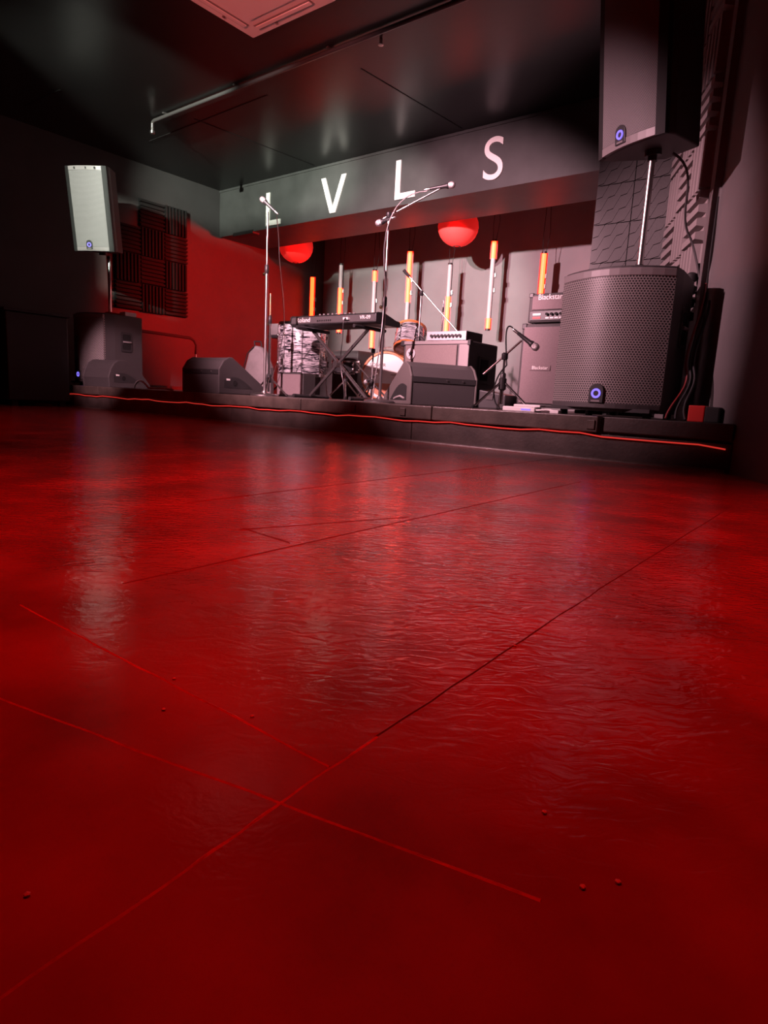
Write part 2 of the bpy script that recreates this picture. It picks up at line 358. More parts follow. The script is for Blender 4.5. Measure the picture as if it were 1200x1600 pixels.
t = thing('ceiling_pipe', 'thin bent metal pipe running across the ceiling above the stage lip', 'pipe', (0, 0, 0))
yp = 4.21
MB().tube([(-6.70, yp, ZC-0.13), (-6.70, yp, ZC-0.05), (-6.69, yp, ZC-0.032), (-6.66, yp, ZC-0.025), (-6.2, yp, ZC-0.025), (-4.2, yp, ZC-0.025), (-1.3, yp, ZC-0.025)], 0.017, 10).build('pipe', m_gun, t, smooth=50)
MB().lathe([(0.018, 0), (0.026, 0.004), (0.026, 0.03), (0.018, 0.034)], (-6.70, yp, ZC-0.15), 12).build('end_cap', m_steel, t, smooth=40)
for x in (-6.45, -5.3, -4.1, -2.9, -1.7): MB().box(x-0.012, x+0.012, yp-0.035, yp+0.035, ZC-0.012, ZC).build('clip', m_gun, t)
t = thing('sprinkler_head', 'small sprinkler head hanging from the ceiling beside the pipe', 'sprinkler', (-3.66, 4.33, ZC))
MB().cyl((0, 0, 0), (0, 0, -0.035), 0.012, n=10).build('stem', m_steel, t); MB().lathe([(0.004, -0.035), (0.022, -0.04), (0.022, -0.045), (0.004, -0.05)], n=12).build('deflector', m_steel, t)

# ------------------------------------------------------------------ sign letters on the header
def letter(ch, x, z, label, mb=None):
    if mb:
        o = mb.build('letter_' + ch, m_letter, bevel=0.003); o.location = (x, YH-0.002, z)
    else:
        o = text('letter_' + ch, 'S', 0.585, m_letter, None, (x, YH-0.010, z), (math.radians(90), 0, 0), 0.010)
    return tag(o, label, 'letter', 'sign letters on the header')
def L(): return MB().prism([(0, 0), (0.285, 0), (0.285, 0.065), (0.07, 0.065), (0.07, 0.42), (0, 0.42)], -0.02, 0, 'y')
letter('l', -7.08, 2.48, 'white letter L on the header, the leftmost letter behind the microphone', L())
letter('v', -6.06, 2.495, 'white letter V on the header beam', MB().prism([(0.165, 0), (0.255, 0), (0.42, 0.425), (0.345, 0.425), (0.21, 0.075), (0.075, 0.425), (0, 0.425)], -0.02, 0, 'y'))
letter('l', -4.88, 2.51, 'white letter L on the header between the V and the S', L())
letter('s', -3.62, 2.715, 'white letter S on the header, the rightmost letter')

# ------------------------------------------------------------------ acoustic foam and relief tiles
def foam_mesh(sz, th, n, vertical):
    mb = MB(); pr = [(0, 0), (sz, 0)]; top = []
    for i in range(n):
        a = sz*i/n; b = sz*(i+1)/n; top += [(a + (b-a)*0.16, th*0.3), (a + (b-a)*0.24, th), (b - (b-a)*0.24, th), (b - (b-a)*0.16, th*0.3)]
    poly = pr + top[::-1]
    # tile lies in local X (along wall) / Z, sticking out to -Y
    if vertical: mb.prism([(x, -y) for x, y in poly], 0, sz, 'z')
    else: mb.prism([(-y, x) for x, y in poly], 0, sz, 'x')
    return mb
def foam_panel(label, loc, rotz, sz, cells, m, n=6, th=0.055, name='acoustic_foam_panel', phase=0):
    t = thing(name, label, 'acoustic foam', loc, rotz)
    ms = [foam_mesh(sz-0.006, th, n, v).mesh('foam_tile') for v in (0, 1)]
    for me in ms: me.materials.append(m)
    for i, j in cells:
        o = put('foam_tile', ms[(i + j + phase) % 2], None, t); o.location = (i*sz, 0, j*sz)
    return t
# left wall: local X runs along +Y (rotz 90deg turns -Y outward to +X)
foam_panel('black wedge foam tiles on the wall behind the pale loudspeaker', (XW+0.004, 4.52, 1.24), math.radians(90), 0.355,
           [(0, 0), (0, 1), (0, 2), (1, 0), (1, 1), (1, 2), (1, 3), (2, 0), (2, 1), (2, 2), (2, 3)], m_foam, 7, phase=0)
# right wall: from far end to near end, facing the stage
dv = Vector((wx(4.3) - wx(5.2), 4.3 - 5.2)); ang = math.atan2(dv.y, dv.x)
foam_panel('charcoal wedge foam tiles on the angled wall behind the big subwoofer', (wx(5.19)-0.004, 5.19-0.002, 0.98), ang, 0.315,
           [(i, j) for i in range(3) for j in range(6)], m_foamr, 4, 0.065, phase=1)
# relief tiles on the pier
def relief_mesh(sz=0.288, gap=0.005, per=0.096, th=0.016):
    mb = MB(); mb.box(0.001, sz-0.001, -0.004, 0, 0.001, sz-0.001); N = 36
    def stair(x):
        u = (x/per) % 1.0; k = math.floor(x/per); f = 0.12*u/0.5 if u < 0.5 else 0.12 + 0.88*(u-0.5)/0.5
        return (k + f)*per
    for k in range(-4, 4):
        for i in range(N):
            xa, xb = sz*i/N, sz*(i+1)/N
            xa = max(xa, 0.002); xb = min(xb, sz-0.002)
            q = []
            for x in (xa, xb):
                lo = stair(x) + k*per + gap; hi = stair(x) + (k+1)*per
                q.append((min(max(lo, 0.002), sz-0.002), min(max(hi, 0.002), sz-0.002)))
            if q[0][1]-q[0][0] < 0.001 or q[1][1]-q[1][0] < 0.001: continue
            vs = [(xa, -th, q[0][0]), (xb, -th, q[1][0]), (xb, -th, q[1][1]), (xa, -th, q[0][1]),
                  (xa, -0.004, q[0][0]), (xb, -0.004, q[1][0]), (xb, -0.004, q[1][1]), (xa, -0.004, q[0][1])]
            mb.add(vs, [(0,1,2,3), (0,4,5,1), (3,2,6,7)])
    return mb.mesh('relief_tile')
rme = relief_mesh(); rme.materials.append(m_tile)
for i in range(2):
    for j in range(9):
        o = put('relief_tile', rme, None, pier); o.location = (-2.115 + i*0.29, YP+0.03, ST + 0.02 + j*0.29)

# ------------------------------------------------------------------ loudspeakers
def bow(w, y0, y1, n=12):
    """front arc points from left to right: ends at y0, middle at y1 (y1<y0)"""
    return [(-w + 2*w*i/n, y0 + (y1-y0)*(1 - (2*i/n-1)**2)) for i in range(n+1)]
def ring(parent, x, y, z, r, k=1.0):
    MB().prism([(x-r*1.5, z-r*1.9), (x+r*1.5, z-r*1.9)] + [(x + r*1.5*math.cos(a), z + r*0.6 + r*1.4*math.sin(a)) for a in [math.pi*i/8 for i in range(9)]], y-0.004, y+0.02, 'y').build('badge', m_plast, parent, bevel=0.002)
    b = [c for c in children(parent) if c.name.startswith('badge')][-1]
    mb = MB(); n = 20; vs = []; fs = []
    for i in range(n):
        a = 2*math.pi*i/n
        for rr, yy in ((r*0.55, y-0.004), (r*0.62, y-0.009), (r*0.95, y-0.009), (r, y-0.004)): vs.append((x + rr*math.cos(a), yy, z + rr*math.sin(a)))
    for i in range(n):
        for j in range(3): fs.append((i*4+j, i*4+j+1, ((i+1) % n)*4+j+1, ((i+1) % n)*4+j))
    mb.add(vs, fs).build('logo_ring', m_ring, b)
    MB().box(x-r*0.9, x+r*0.9, y-0.006, y-0.003, z-r*1.7, z-r*1.35).build('name_strip', m_lip, b)

def subwoofer(loc, label):
    t = thing('subwoofer', label, 'subwoofer', loc, 0, 'subwoofers at the stage corners')
    front = bow(0.31, -0.215, -0.345); h = 0.80
    body = [(x*0.985, y+0.02) for x, y in front] + [(0.31, -0.08), (0.28, 0.27), (-0.28, 0.27), (-0.31, -0.08)]
    MB().prism(body, 0.03, h, 'z').build('cabinet', m_cab, t, bevel=0.006)
    for x, y in ((-0.24, -0.2), (0.24, -0.2), (-0.24, 0.2), (0.24, 0.2)): MB().cyl((x, y, 0), (x, y, 0.03), 0.022, n=12).build('foot', m_rubber, t)
    # grille shell
    gp = front; k = len(gp); vs = []; fs = []
    for z in (0.075, 0.745):
        vs += [(x, y, z) for x, y in gp]
    for z in (0.075, 0.745): vs += [(x*0.97, y+0.03, z) for x, y in gp]
    for i in range(k-1):
        fs += [(i, i+1, k+i+1, k+i), (i, 2*k+i, 2*k+i+1, i+1), (k+i, k+i+1, 3*k+i+1, 3*k+i)]
    fs += [(0, k, 3*k, 2*k), (k-1, 3*k-1, 4*k-1, 2*k-1)]
    MB().add(vs, fs).build('grille', m_grille, t, smooth=30)
    for z0, z1 in ((0.745, 0.785), (0.045, 0.075)):
        MB().prism([(x*1.003, y-0.004) for x, y in gp] + [(x*0.96, y+0.035) for x, y in gp][::-1], z0, z1, 'z').build('trim_band', m_lip if z0 > .5 else m_cab, t, bevel=0.004)
    MB().box(-0.28, 0.28, -0.30, -0.2, 0.03, 0.05).build('plinth', m_plast, t)
    ring(t, 0.0, -0.352, 0.125, 0.027)
    for s in (-1, 1):
        # recessed bar handles on each side, the side wall slants with the cabinet
        e = bpy.data.objects.new('handle', None)
        x = s*0.3035
        hp = MB().prism([(-0.06, 0.0), (0.06, 0.0), (0.075, 0.02), (0.075, 0.20), (0.06, 0.22), (-0.06, 0.22), (-0.075, 0.20), (-0.075, 0.02)], -0.006, 0.006, 'x').build('handle', m_plast, t, bevel=0.004)
        hp.location = (x - s*0.002, 0.06, 0.40); hp.rotation_euler = (0, 0, s*math.radians(4.6))
        for za, zb in ((0.025, 0.088), (0.128, 0.195)):
            MB().prism([(-0.052, za+0.012), (-0.04, za), (0.04, za), (0.052, za+0.012), (0.052, zb-0.012), (0.04, zb), (-0.04, zb), (-0.052, zb-0.012)], s*0.0045, s*0.008, 'x').build('handle_opening', m_dark, hp)
        MB().tube([(s*0.010, -0.05, 0.108), (s*0.018, -0.03, 0.108), (s*0.018, 0.03, 0.108), (s*0.010, 0.05, 0.108)], 0.011, 8).build('grip', m_lip, hp, smooth=50)
    return t
def top_speaker(loc, rotz, tilt, label):
    t = thing('loudspeaker', label, 'loudspeaker', loc, rotz, 'loudspeakers on poles'); t.rotation_euler = (tilt, 0, rotz)
    front = bow(0.235, -0.17, -0.215, 10); h = 0.84
    body = [(x*0.985, y+0.018) for x, y in front] + [(0.232, -0.09), (0.115, 0.22), (-0.115, 0.22), (-0.232, -0.09)]
    MB().prism(body, 0, h, 'z').build('cabinet', m_cab, t, bevel=0.008)
    gp = [p for p in front if abs(p[0]) < 0.20]; k = len(gp)
    MB().prism(gp + [(x, y+0.03) for x, y in gp][::-1], 0.045, h-0.045, 'z').build('grille', m_grille2, t, smooth=30)
    for s in (-1, 1):
        e = [p for p in front if p[0]*s > 0.18]; e = sorted(e, key=lambda p: p[0])
        MB().prism([(x*1.004, y-0.001) for x, y in e] + [(x, y+0.03) for x, y in e][::-1], 0.0, h, 'z').build('side_trim', m_rubber, t)
    for z0, z1 in ((h-0.043, h-0.004), (0.004, 0.043)):
        f2 = [p for p in front if abs(p[0]) < 0.2]
        MB().prism([(x, y-0.002) for x, y in f2] + [(x, y+0.03) for x, y in f2][::-1], z0, z1, 'z').build('trim_band', m_lip, t)
    for x in (-0.10, 0.03, 0.13):
        MB().box(x-0.006, x+0.006, -0.222, -0.19, h-0.035, h-0.015).build('screw', m_plast, t)
    ring(t, -0.02, -0.219, 0.065, 0.024)
    MB().lathe([(0.045, -0.03), (0.045, 0.0), (0.03, 0.0), (0.03, 0.0)], n=16).build('pole_socket', m_plast, t)
    return t
def pole(x, y, z0, z1, label):
    t = thing('speaker_pole', label, 'pole', (x, y, z0), 0, 'poles between subwoofers and loudspeakers')
    MB().cyl((0, 0, 0), (0, 0, z1-z0), 0.0175, n=16).build('tube', m_steel, t, smooth=40)
    MB().lathe([(0.035, 0), (0.035, 0.008), (0.024, 0.05), (0.019, 0.055)], n=16).build('collar', m_plast, t, smooth=40)
    MB().cyl((0, 0, z1-z0-0.03), (0, 0, z1-z0), 0.024, n=16).build('top_sleeve', m_plast, t, smooth=40)

subwoofer((-1.325, 3.90, ST), 'large black subwoofer with perforated bowed grille beside the angled foam wall')
pole(-1.27, 3.86, ST+0.80, 1.665, 'steel pole holding the cropped loudspeaker above the large subwoofer')
top_speaker((-1.27, 3.86, 1.69), math.radians(-27), math.radians(7), 'tall black loudspeaker cut off by the top edge of the photo')
subwoofer((-7.28, 3.97, ST), 'dark subwoofer at far left of the stage with small boxes on top')
pole(-7.30, 4.02, ST+0.80, 1.70, 'thin pole holding the pale loudspeaker at the left')
top_speaker((-7.26, 3.93, 1.72), math.radians(30), math.radians(9), 'loudspeaker lit pale white on a pole at the left wall')

# ------------------------------------------------------------------ floor monitors
def wedge(loc, rotz, label, w=0.58, prof=None, arch=False):
    t = thing('floor_monitor', label, 'monitor speaker', loc, rotz, 'wedge floor monitors')
    pr = prof or [(0, 0.0), (0, 0.215), (0.05, 0.29), (0.10, 0.325), (0.14, 0.325), (0.52, 0.075), (0.55, 0.03), (0.53, 0.0)]
    cap = 0.02
    MB().prism([(y, z) for y, z in pr], -w/2+cap, w/2-cap, 'x').build('cabinet', m_cab, t, bevel=0.006)
    for s in (-1, 1):
        a, b = sorted((s*(w/2-cap), s*w/2))
        c = MB().prism([(y + (-0.006 if y < .1 else 0.006), z*1.015) for y, z in pr], a, b, 'x').build('end_cheek', m_cheek if arch else m_cab, t, bevel=0.008)
        if arch:
            ap = [(0.06, 0.03)] + [(0.06 + 0.33*i/8, 0.03 + 0.13*math.sin(math.pi*(0.32 + 0.68*i/8))) for i in range(9)]
            o = MB().prism(ap, s*(w/2-0.004), s*(w/2+0.002), 'x').build('handle_arch', m_dark, c)
            MB().tube([(s*(w/2+0.004), 0.09, 0.045), (s*(w/2+0.004), 0.17, 0.062), (s*(w/2+0.004), 0.25, 0.052), (s*(w/2+0.004), 0.30, 0.04)], 0.008, 6).build('cable_loop', m_bag, c)
        else:
            o = MB().prism([(0.05, 0.055)] + [(0.05 + 0.33*i/8, 0.055 + 0.10*math.sin(math.pi*(0.25 + 0.75*i/8))) for i in range(9)], s*(w/2-0.002), s*(w/2+0.002), 'x').build('recess', m_plast, c)
            MB().cyl((s*(w/2), 0.17, 0.10), (s*(w/2+0.005), 0.17, 0.10), 0.024, n=14).build('socket', m_dark, c)
            MB().box(min(s*(w/2), s*(w/2+0.004)), max(s*(w/2), s*(w/2+0.004)), 0.075, 0.115, 0.122, 0.138).build('badge', m_print, c)
    # sloping grille toward the performer and its rail
    if prof: return t
    y0, z0, y1, z1 = 0.16, 0.318, 0.50, 0.095
    MB().prism([(y0, z0+0.002), (y1, z1+0.002), (y1+0.006, z1+0.012), (y0+0.006, z0+0.012)], -w/2+0.03, w/2-0.03, 'x').build('grille', m_grille, t)
    MB().box(-w/2+cap, w/2-cap, -0.006, 0.0, 0.175, 0.215).build('rear_rail', m_plast, t)
    for x in (0.02, 0.16): MB().cyl((x, -0.006, 0.195), (x, -0.011, 0.195), 0.007, n=8).build('screw', m_steel, t)
    return t
wedge((-2.80, 4.27, ST), math.radians(60), 'black wedge monitor lying sideways in front of the bass amp', w=0.585, arch=True)
wedge((-5.08, 3.66, ST), 0, 'black wedge monitor on the stage edge left of the microphone stand', w=0.56)
wedge((-6.72, 3.53, ST), math.radians(8), 'low wedge monitor with arched side in front of the left subwoofer', w=0.44,
      prof=[(0, 0.0), (-0.01, 0.10), (0.02, 0.19), (0.06, 0.25), (0.11, 0.285), (0.17, 0.29), (0.24, 0.27), (0.31, 0.23), (0.38, 0.175), (0.45, 0.11), (0.50, 0.055), (0.52, 0.02), (0.51, 0.0)])

# ------------------------------------------------------------------ microphones and stands
def microphone(p, d, label, L_=0.17):
    """handheld vocal microphone, head at p, handle running along d"""
    t = thing('microphone', label, 'microphone', p, 0, 'vocal microphones'); t.rotation_mode = 'QUATERNION'
    t.rotation_quaternion = Vector(d).normalized().to_track_quat('Z', 'Y')
    MB().lathe([(0.004, -0.026), (0.017, -0.022), (0.025, -0.008), (0.026, 0.006), (0.022, 0.022), (0.017, 0.028)], n=16).build('mesh_head', m_mesh, t, smooth=60)
    MB().lathe([(0.020, 0.026), (0.022, 0.03), (0.020, 0.040), (0.016, 0.05), (0.011, L_), (0.006, L_+0.004)], n=16).build('handle', m_plast, t, smooth=40)
    MB().lathe([(0.007, L_), (0.010, L_+0.002), (0.010, L_+0.035), (0.006, L_+0.045)], n=12).build('plug', m_steel, t, smooth=40)
    return t
def tripod(t, m, r=0.30, z=0.18, n=3, a0=0.3, lr=0.009):
    for k in range(n):
        a = a0 + 2*math.pi*k/n; c, s = math.cos(a), math.sin(a)
        lg = MB().tube([(0.02*c, 0.02*s, z), (r*c, r*s, 0.012)], lr, 8).build('leg', m, t, smooth=50)
        MB().cyl((r*0.96*c, r*0.96*s, 0.018), (r*1.03*c, r*1.03*s, 0.010), lr+0.004, n=8).build('rubber_foot', m_rubber, lg)
    MB().lathe([(0.014, z-0.05), (0.026, z-0.04), (0.026, z+0.03), (0.014, z+0.04)], n=12).build('leg_hub', m_plast, t, smooth=40)
def stand(loc, label, h1, h, m1, m2, base='tripod', boom=None, a0=0.3, r=0.30, knob=True):
    t = thing('microphone_stand', label, 'microphone stand', loc, 0)
    if base == 'tripod': tripod(t, m1, r, a0=a0)
    else:
        MB().lathe([(0.13, 0), (0.13, 0.012), (0.12, 0.02), (0.03, 0.03), (0.02, 0.05)], n=28).build('round_base', m1, t, smooth=40)
    MB().cyl((0, 0, 0.04), (0, 0, h1), 0.0125, n=12).build('lower_tube', m1, t, smooth=40)
    cl = MB().lathe([(0.013, h1-0.05), (0.019, h1-0.04), (0.019, h1+0.02), (0.012, h1+0.03)], n=12).build('clutch', m_plast, t, smooth=40)
    if knob: MB().lathe([(0.006, 0), (0.014, 0.004), (0.014, 0.02), (0.006, 0.024)], (0, 0, 0), 10, 'x').build('knob', m_brass, cl).location = (-0.045, 0, h1-0.05)
    MB().cyl((0, 0, h1), (0, 0, h), 0.0085, n=10).build('upper_tube', m2, t, smooth=40)
    if boom:
        a, b, w_ = boom
        MB().lathe([(0.016, h-0.02), (0.022, h-0.012), (0.022, h+0.02), (0.012, h+0.028)], n=12).build('boom_joint', m_plast, t, smooth=40)
        MB().cyl(a, b, 0.0075, n=10).build('boom_arm', m2, t, smooth=40)
        if w_: MB().cyl(a, Vector(a) + (Vector(a)-Vector(b)).normalized()*0.09, 0.016, n=10).build('counterweight', m_plast, t)
    return t
# left vocal microphone
sx, sy = -4.62, 4.03
stand((sx, sy, ST), 'tall straight chrome microphone stand at the left, rising to the first letter', 1.13, 1.62, m_steel, m_chrome, 'round')
microphone((sx-0.02, sy-0.045, 1.93), (0.62, 0.25, -0.55), 'microphone on the left stand in front of the first letter', 0.15)
MB_c = MB().tube(bez((-4.53, 4.05, 1.80), (-4.58, 4.12, 1.7), (-4.62, 4.17, 1.6), (-4.65, 4.2, 1.5)) + bez((-4.65, 4.2, 1.5), (-4.72, 4.30, 1.3), (-4.79, 4.40, 1.15), (-4.86, 4.47, 1.05))[1:] + bez((-4.86, 4.47, 1.05), (-4.93, 4.55, 0.95), (-5.06, 4.66, 0.7), (-5.28, 4.62, ST+0.006))[1:], 0.004, 6)
tag(MB_c.build('microphone_cable', m_steel, smooth=60), 'thin microphone cable hanging beside the left stand', 'cable')
# centre vocal microphone on boom
sx, sy = -3.32, 4.12
stand((sx, sy, ST), 'dark straight microphone stand with angled top in front of the keyboard end', 0.80, 1.43, m_gun, m_steel, 'round', ((-0.07, -0.02, 1.40), (0.36, 0.16, 1.62), 0))
microphone((sx+0.44, sy+0.19, ST+1.64), (-0.9, -0.36, -0.12), 'microphone on the centre boom below the second letter L')
tag(MB().tube(bez((sx+0.27, sy+0.11, ST+1.60), (sx+0.0, sy-0.02, ST+1.60), (sx-0.05, sy-0.03, 1.5), (sx+0.01, sy-0.02, 1.2)) + bez((sx+0.01, sy-0.02, 1.2), (sx+0.03, sy-0.02, 1.0), (sx-0.02, sy-0.02, 0.6), (sx-0.03, sy-0.06, ST+0.008))[1:], 0.005, 6).build('microphone_cable', m_steel, smooth=60), 'microphone cable wound along the centre stand', 'cable')
microphone((sx-0.075, sy-0.03, ST+1.38), (0.8, 0.3, 0.25), 'small microphone clipped to the joint of the centre stand', 0.10)
# drum overhead boom stand behind the bass amp
sx, sy = -3.78, 5.25
stand((sx, sy, ST), 'boom stand with long slanted arm behind the bass amp', 0.62, 1.05, m_steel, m_steel, 'tripod', ((-0.13, -0.03, 1.21), (0.40, 0.10, 0.68), 1), a0=0.9)
stand((-4.05, 6.05, ST), 'slim chrome stand beside the rack tom, behind the slanted boom', 0.55, 1.12, m_chrome, m_chrome, 'tripod', None, a0=0.2)
# low stand in front of the guitar cabinet
sx, sy = -2.14, 3.98
stand((sx, sy, ST), 'short black tripod stand with boom aimed at the guitar cabinet', 0.22, 0.355, m_chrome, m_chrome, 'tripod', ((-0.125, -0.05, 0.235), (0.095, 0.04, 0.465), 0), a0=0.05, r=0.22, knob=False)
t = microphone((sx+0.185, sy+0.07, ST+0.425), (-0.80, -0.28, 0.60), 'instrument microphone pointing down at the guitar cabinet cloth', 0.15)
tag(MB().tube(bez((sx+0.035, sy+0.015, ST+0.545), (sx-0.03, sy, ST+0.60), (sx-0.0, sy, ST+0.45), (sx+0.02, sy, ST+0.3)) + bez((sx+0.02, sy, ST+0.3), (sx-0.08, sy-0.02, ST+0.2), (sx-0.05, sy-0.05, ST+0.05), (sx+0.05, sy-0.10, ST+0.008))[1:], 0.005, 6).build('microphone_cable', m_rubber, smooth=60), 'black cable looping down the short tripod stand', 'cable')
# kick drum microphone
sx, sy = -4.43, 5.35
stand((sx, sy, ST), 'small folded boom stand with microphone arm in front of the bass drum', 0.20, 0.52, m_gun, m_steel, 'tripod', ((-0.30, 0.05, 0.42), (0.05, 0.0, 0.16), 0), a0=0.5, r=0.2, knob=False)
microphone((sx-0.1, sy+0.02, ST+0.20), (0.6, 0.0, 0.35), 'dark microphone low in front of the bass drum head', 0.14)
# short stand beside the floor tom
stand((-5.05, 4.46, ST), 'pale straight stand with a brass clamp between the left microphone stand and floor tom', 0.76, 1.0, m_chrome, m_brass, 'tripod', None, a0=1.2, r=0.2)

# ------------------------------------------------------------------ drum kit
def lugs(t, r, z0, z1, n, a0=0.0):
    for k in range(n):
        a = a0 + 2*math.pi*k/n; c, s = math.cos(a), math.sin(a)
        l = MB().tube([(r*c*1.03, r*s*1.03, z0), (r*c*1.03, r*s*1.03, z1)], 0.0045, 6).build('tension_rod', m_chrome, t)
        for z in (z0 + (z1-z0)*0.22, z0 + (z1-z0)*0.78):
            MB().lathe([(0.006, -0.02), (0.012, -0.014), (0.012, 0.014), (0.006, 0.02)], (r*c*1.025, r*s*1.025, z), 8).build('lug', m_chrome, l, smooth=50)
def drum(t, r, h, hoop_m, top_m, bot_m, nl=8):
    MB().lathe([(r*0.99, 0), (r, 0.004), (r, h-0.004), (r*0.99, h)], n=40).build('shell', m_swirl, t, smooth=40)
    for z, nm in ((-0.006, 'bottom_hoop'), (h-0.022, 'top_hoop')):
        MB().lathe([(r*0.985, z), (r*1.035, z), (r*1.035, z+0.028), (r*0.985, z+0.028), (r*0.985, z)], n=40).build(nm, hoop_m, t, smooth=40)
    MB().lathe([(0.001, h), (r*0.98, h), (r*0.985, h-0.004)], n=40).build('batter_head', top_m, t)
    MB().lathe([(0.001, 0), (r*0.98, 0), (r*0.985, 0.004)], n=40).build('resonant_head', bot_m, t)
    lugs(t, r, 0.015, h-0.015, nl)
t = thing('floor_tom', 'floor tom with black and silver swirl wrap standing left of the keyboard', 'drum', (-5.36, 5.22, ST + 0.24), 0, 'drum kit')
drum(t, 0.265, 0.56, m_chrome, m_headw, m_amber)
for a in (0.5, 2.6, 4.7):
    c, s = math.cos(a), math.sin(a)
    lg = MB().tube([(0.29*c, 0.29*s, 0.22), (0.29*c, 0.29*s, -0.08), (0.31*c, 0.31*s, -0.23)], 0.008, 8).build('leg', m_chrome, t, smooth=50)
    MB().cyl((0.31*c, 0.31*s, -0.24), (0.31*c, 0.31*s, -0.21), 0.014, n=10).build('rubber_foot', m_rubber, lg)
    MB().box(0.285*c-0.02, 0.285*c+0.02, 0.285*s-0.02, 0.285*s+0.02, 0.10, 0.17).build('leg_bracket', m_chrome, lg, bevel=0.004)
# bass drum: axis along local -Y
t = thing('bass_drum', 'bass drum with white front head and amber hoop behind the keyboard stand', 'drum', (-4.80, 6.05, ST + 0.29), math.radians(30), 'drum kit')
MB().lathe([(0.272, 0.0), (0.275, 0.004), (0.275, 0.40), (0.272, 0.404)], n=48, axis='y').build('shell', m_swirl, t, smooth=40)
for y in (-0.03, 0.395):
    MB().lathe([(0.268, y), (0.290, y), (0.290, y+0.038), (0.268, y+0.038), (0.268, y)], n=48, axis='y').build('hoop', m_hoop, t, smooth=40)
fh = MB().lathe([(0.001, -0.012), (0.27, -0.012), (0.272, -0.004)], n=48, axis='y').build('front_head', m_headw, t)
MB().lathe([(0.001, 0.415), (0.27, 0.415), (0.272, 0.405)], n=48, axis='y').build('batter_head', m_headw, t)
text('head_lettering', 'SONOR', 0.055, m_plast, fh, (-0.10, -0.014, 0.13), (math.radians(90), 0, 0), 0.0005)
MB().box(-0.16, -0.06, -0.0145, -0.0125, 0.062, 0.068).build('head_print', m_lip, fh)
MB().box(0.06, 0.12, -0.0145, -0.0125, 0.02, 0.026).build('head_print', m_lip, fh)
mb = MB(); a = arc(0, 0, 0.235, 200, 340, 20); mb.prism(a, -0.0145, -0.0125, 'y'); mb.build('amber_print', m_amber, fh)
for k in range(8):
    a = 2*math.pi*(k+0.5)/8; c, s = math.cos(a), math.sin(a)
    MB().tube([(0.295*c, -0.035, 0.295*s), (0.30*c, 0.0, 0.30*s), (0.29*c, 0.12, 0.29*s)], 0.007, 6).build('claw', m_chrome, t, smooth=50)
for s in (-1, 1):
    MB().tube([(s*0.26, 0.10, -0.10), (s*0.36, 0.02, -0.29)], 0.008, 8).build('spur', m_chrome, t)
# rack tom, tilted towards the drummer
t = thing('rack_tom', 'rack tom with swirl wrap and amber bottom head beside the bass amp', 'drum', (-4.38, 5.90, 0.82), 0, 'drum kit')
t.rotation_euler = (math.radians(-28), 0, math.radians(25))
drum(t, 0.165, 0.27, m_hoop, m_headw, m_amber, 6)
MB().tube([(0.0, 0.17, 0.12), (-0.02, 0.21, 0.11), (-0.02, 0.24, 0.06)], 0.011, 8).build('mount_arm', m_chrome, t, smooth=50)
# chrome snare on stand
def snare(loc, label, r, h, shell_m, tilt):
    t = thing('snare_drum', label, 'drum', loc, 0, 'drum kit'); t.rotation_euler = (tilt, 0, 0.3)
    MB().lathe([(r*0.99, 0), (r, 0.004), (r*1.0, h*0.48), (r*1.015, h*0.5), (r, h*0.52), (r, h-0.004), (r*0.99, h)], n=36).build('shell', shell_m, t, smooth=40)
    for z, nm in ((-0.006, 'bottom_hoop'), (h-0.012, 'top_hoop')):
        MB().lathe([(r*0.985, z), (r*1.05, z), (r*1.05, z+0.018), (r*0.985, z+0.018), (r*0.985, z)], n=36).build(nm, m_chrome, t, smooth=40)
    MB().lathe([(0.001, h), (r*0.98, h), (r*0.985, h-0.004)], n=36).build('batter_head', m_headw, t)
    MB().lathe([(0.001, 0), (r*0.98, 0), (r*0.985, 0.004)], n=36).build('resonant_head', m_headw, t)
    lugs(t, r, 0.01, h-0.01, 8, 0.2)
snare((-5.23, 6.76, 0.82), 'bright chrome snare drum between the bass drum and rack tom', 0.175, 0.09, m_chrome, math.radians(14))
t = thing('snare_stand', 'chrome stand under the bright snare drum', 'stand', (-5.25, 6.78, ST))
tripod(t, m_chrome, 0.2, 0.22); MB().cyl((0, 0, 0.1), (0, 0, 0.52), 0.011, n=10).build('tube', m_chrome, t)
for k in range(3):
    a = 2*math.pi*k/3; MB().tube([(0, 0, 0.50), (0.15*math.cos(a), 0.15*math.sin(a), 0.515), (0.16*math.cos(a), 0.16*math.sin(a), 0.545)], 0.007, 6).build('basket_arm', m_chrome, t)
snare((-4.99, 5.55, 0.545), 'black snare drum with chrome hoop under the keyboard', 0.15, 0.12, m_plast, math.radians(4))
t = thing('snare_stand', 'chrome tripod stand under the black snare drum, below the keyboard', 'stand', (-4.99, 5.55, ST))
tripod(t, m_chrome, 0.22, 0.20, a0=1.3); MB().cyl((0, 0, 0.1), (0, 0, 0.285), 0.011, n=10).build('tube', m_chrome, t)
for k in range(3):
    a = 2*math.pi*k/3; MB().tube([(0, 0, 0.28), (0.13*math.cos(a), 0.13*math.sin(a), 0.29), (0.14*math.cos(a), 0.14*math.sin(a), 0.33)], 0.007, 6).build('basket_arm', m_chrome, t)

# ------------------------------------------------------------------ keyboard on its X stand
t = thing('keyboard', 'black stage keyboard with white maker name on a crossed stand', 'keyboard', (-4.37, 4.62, 0.935), 0); t.scale = (1.12, 1, 1)
W_, D_ = 0.50, 0.36
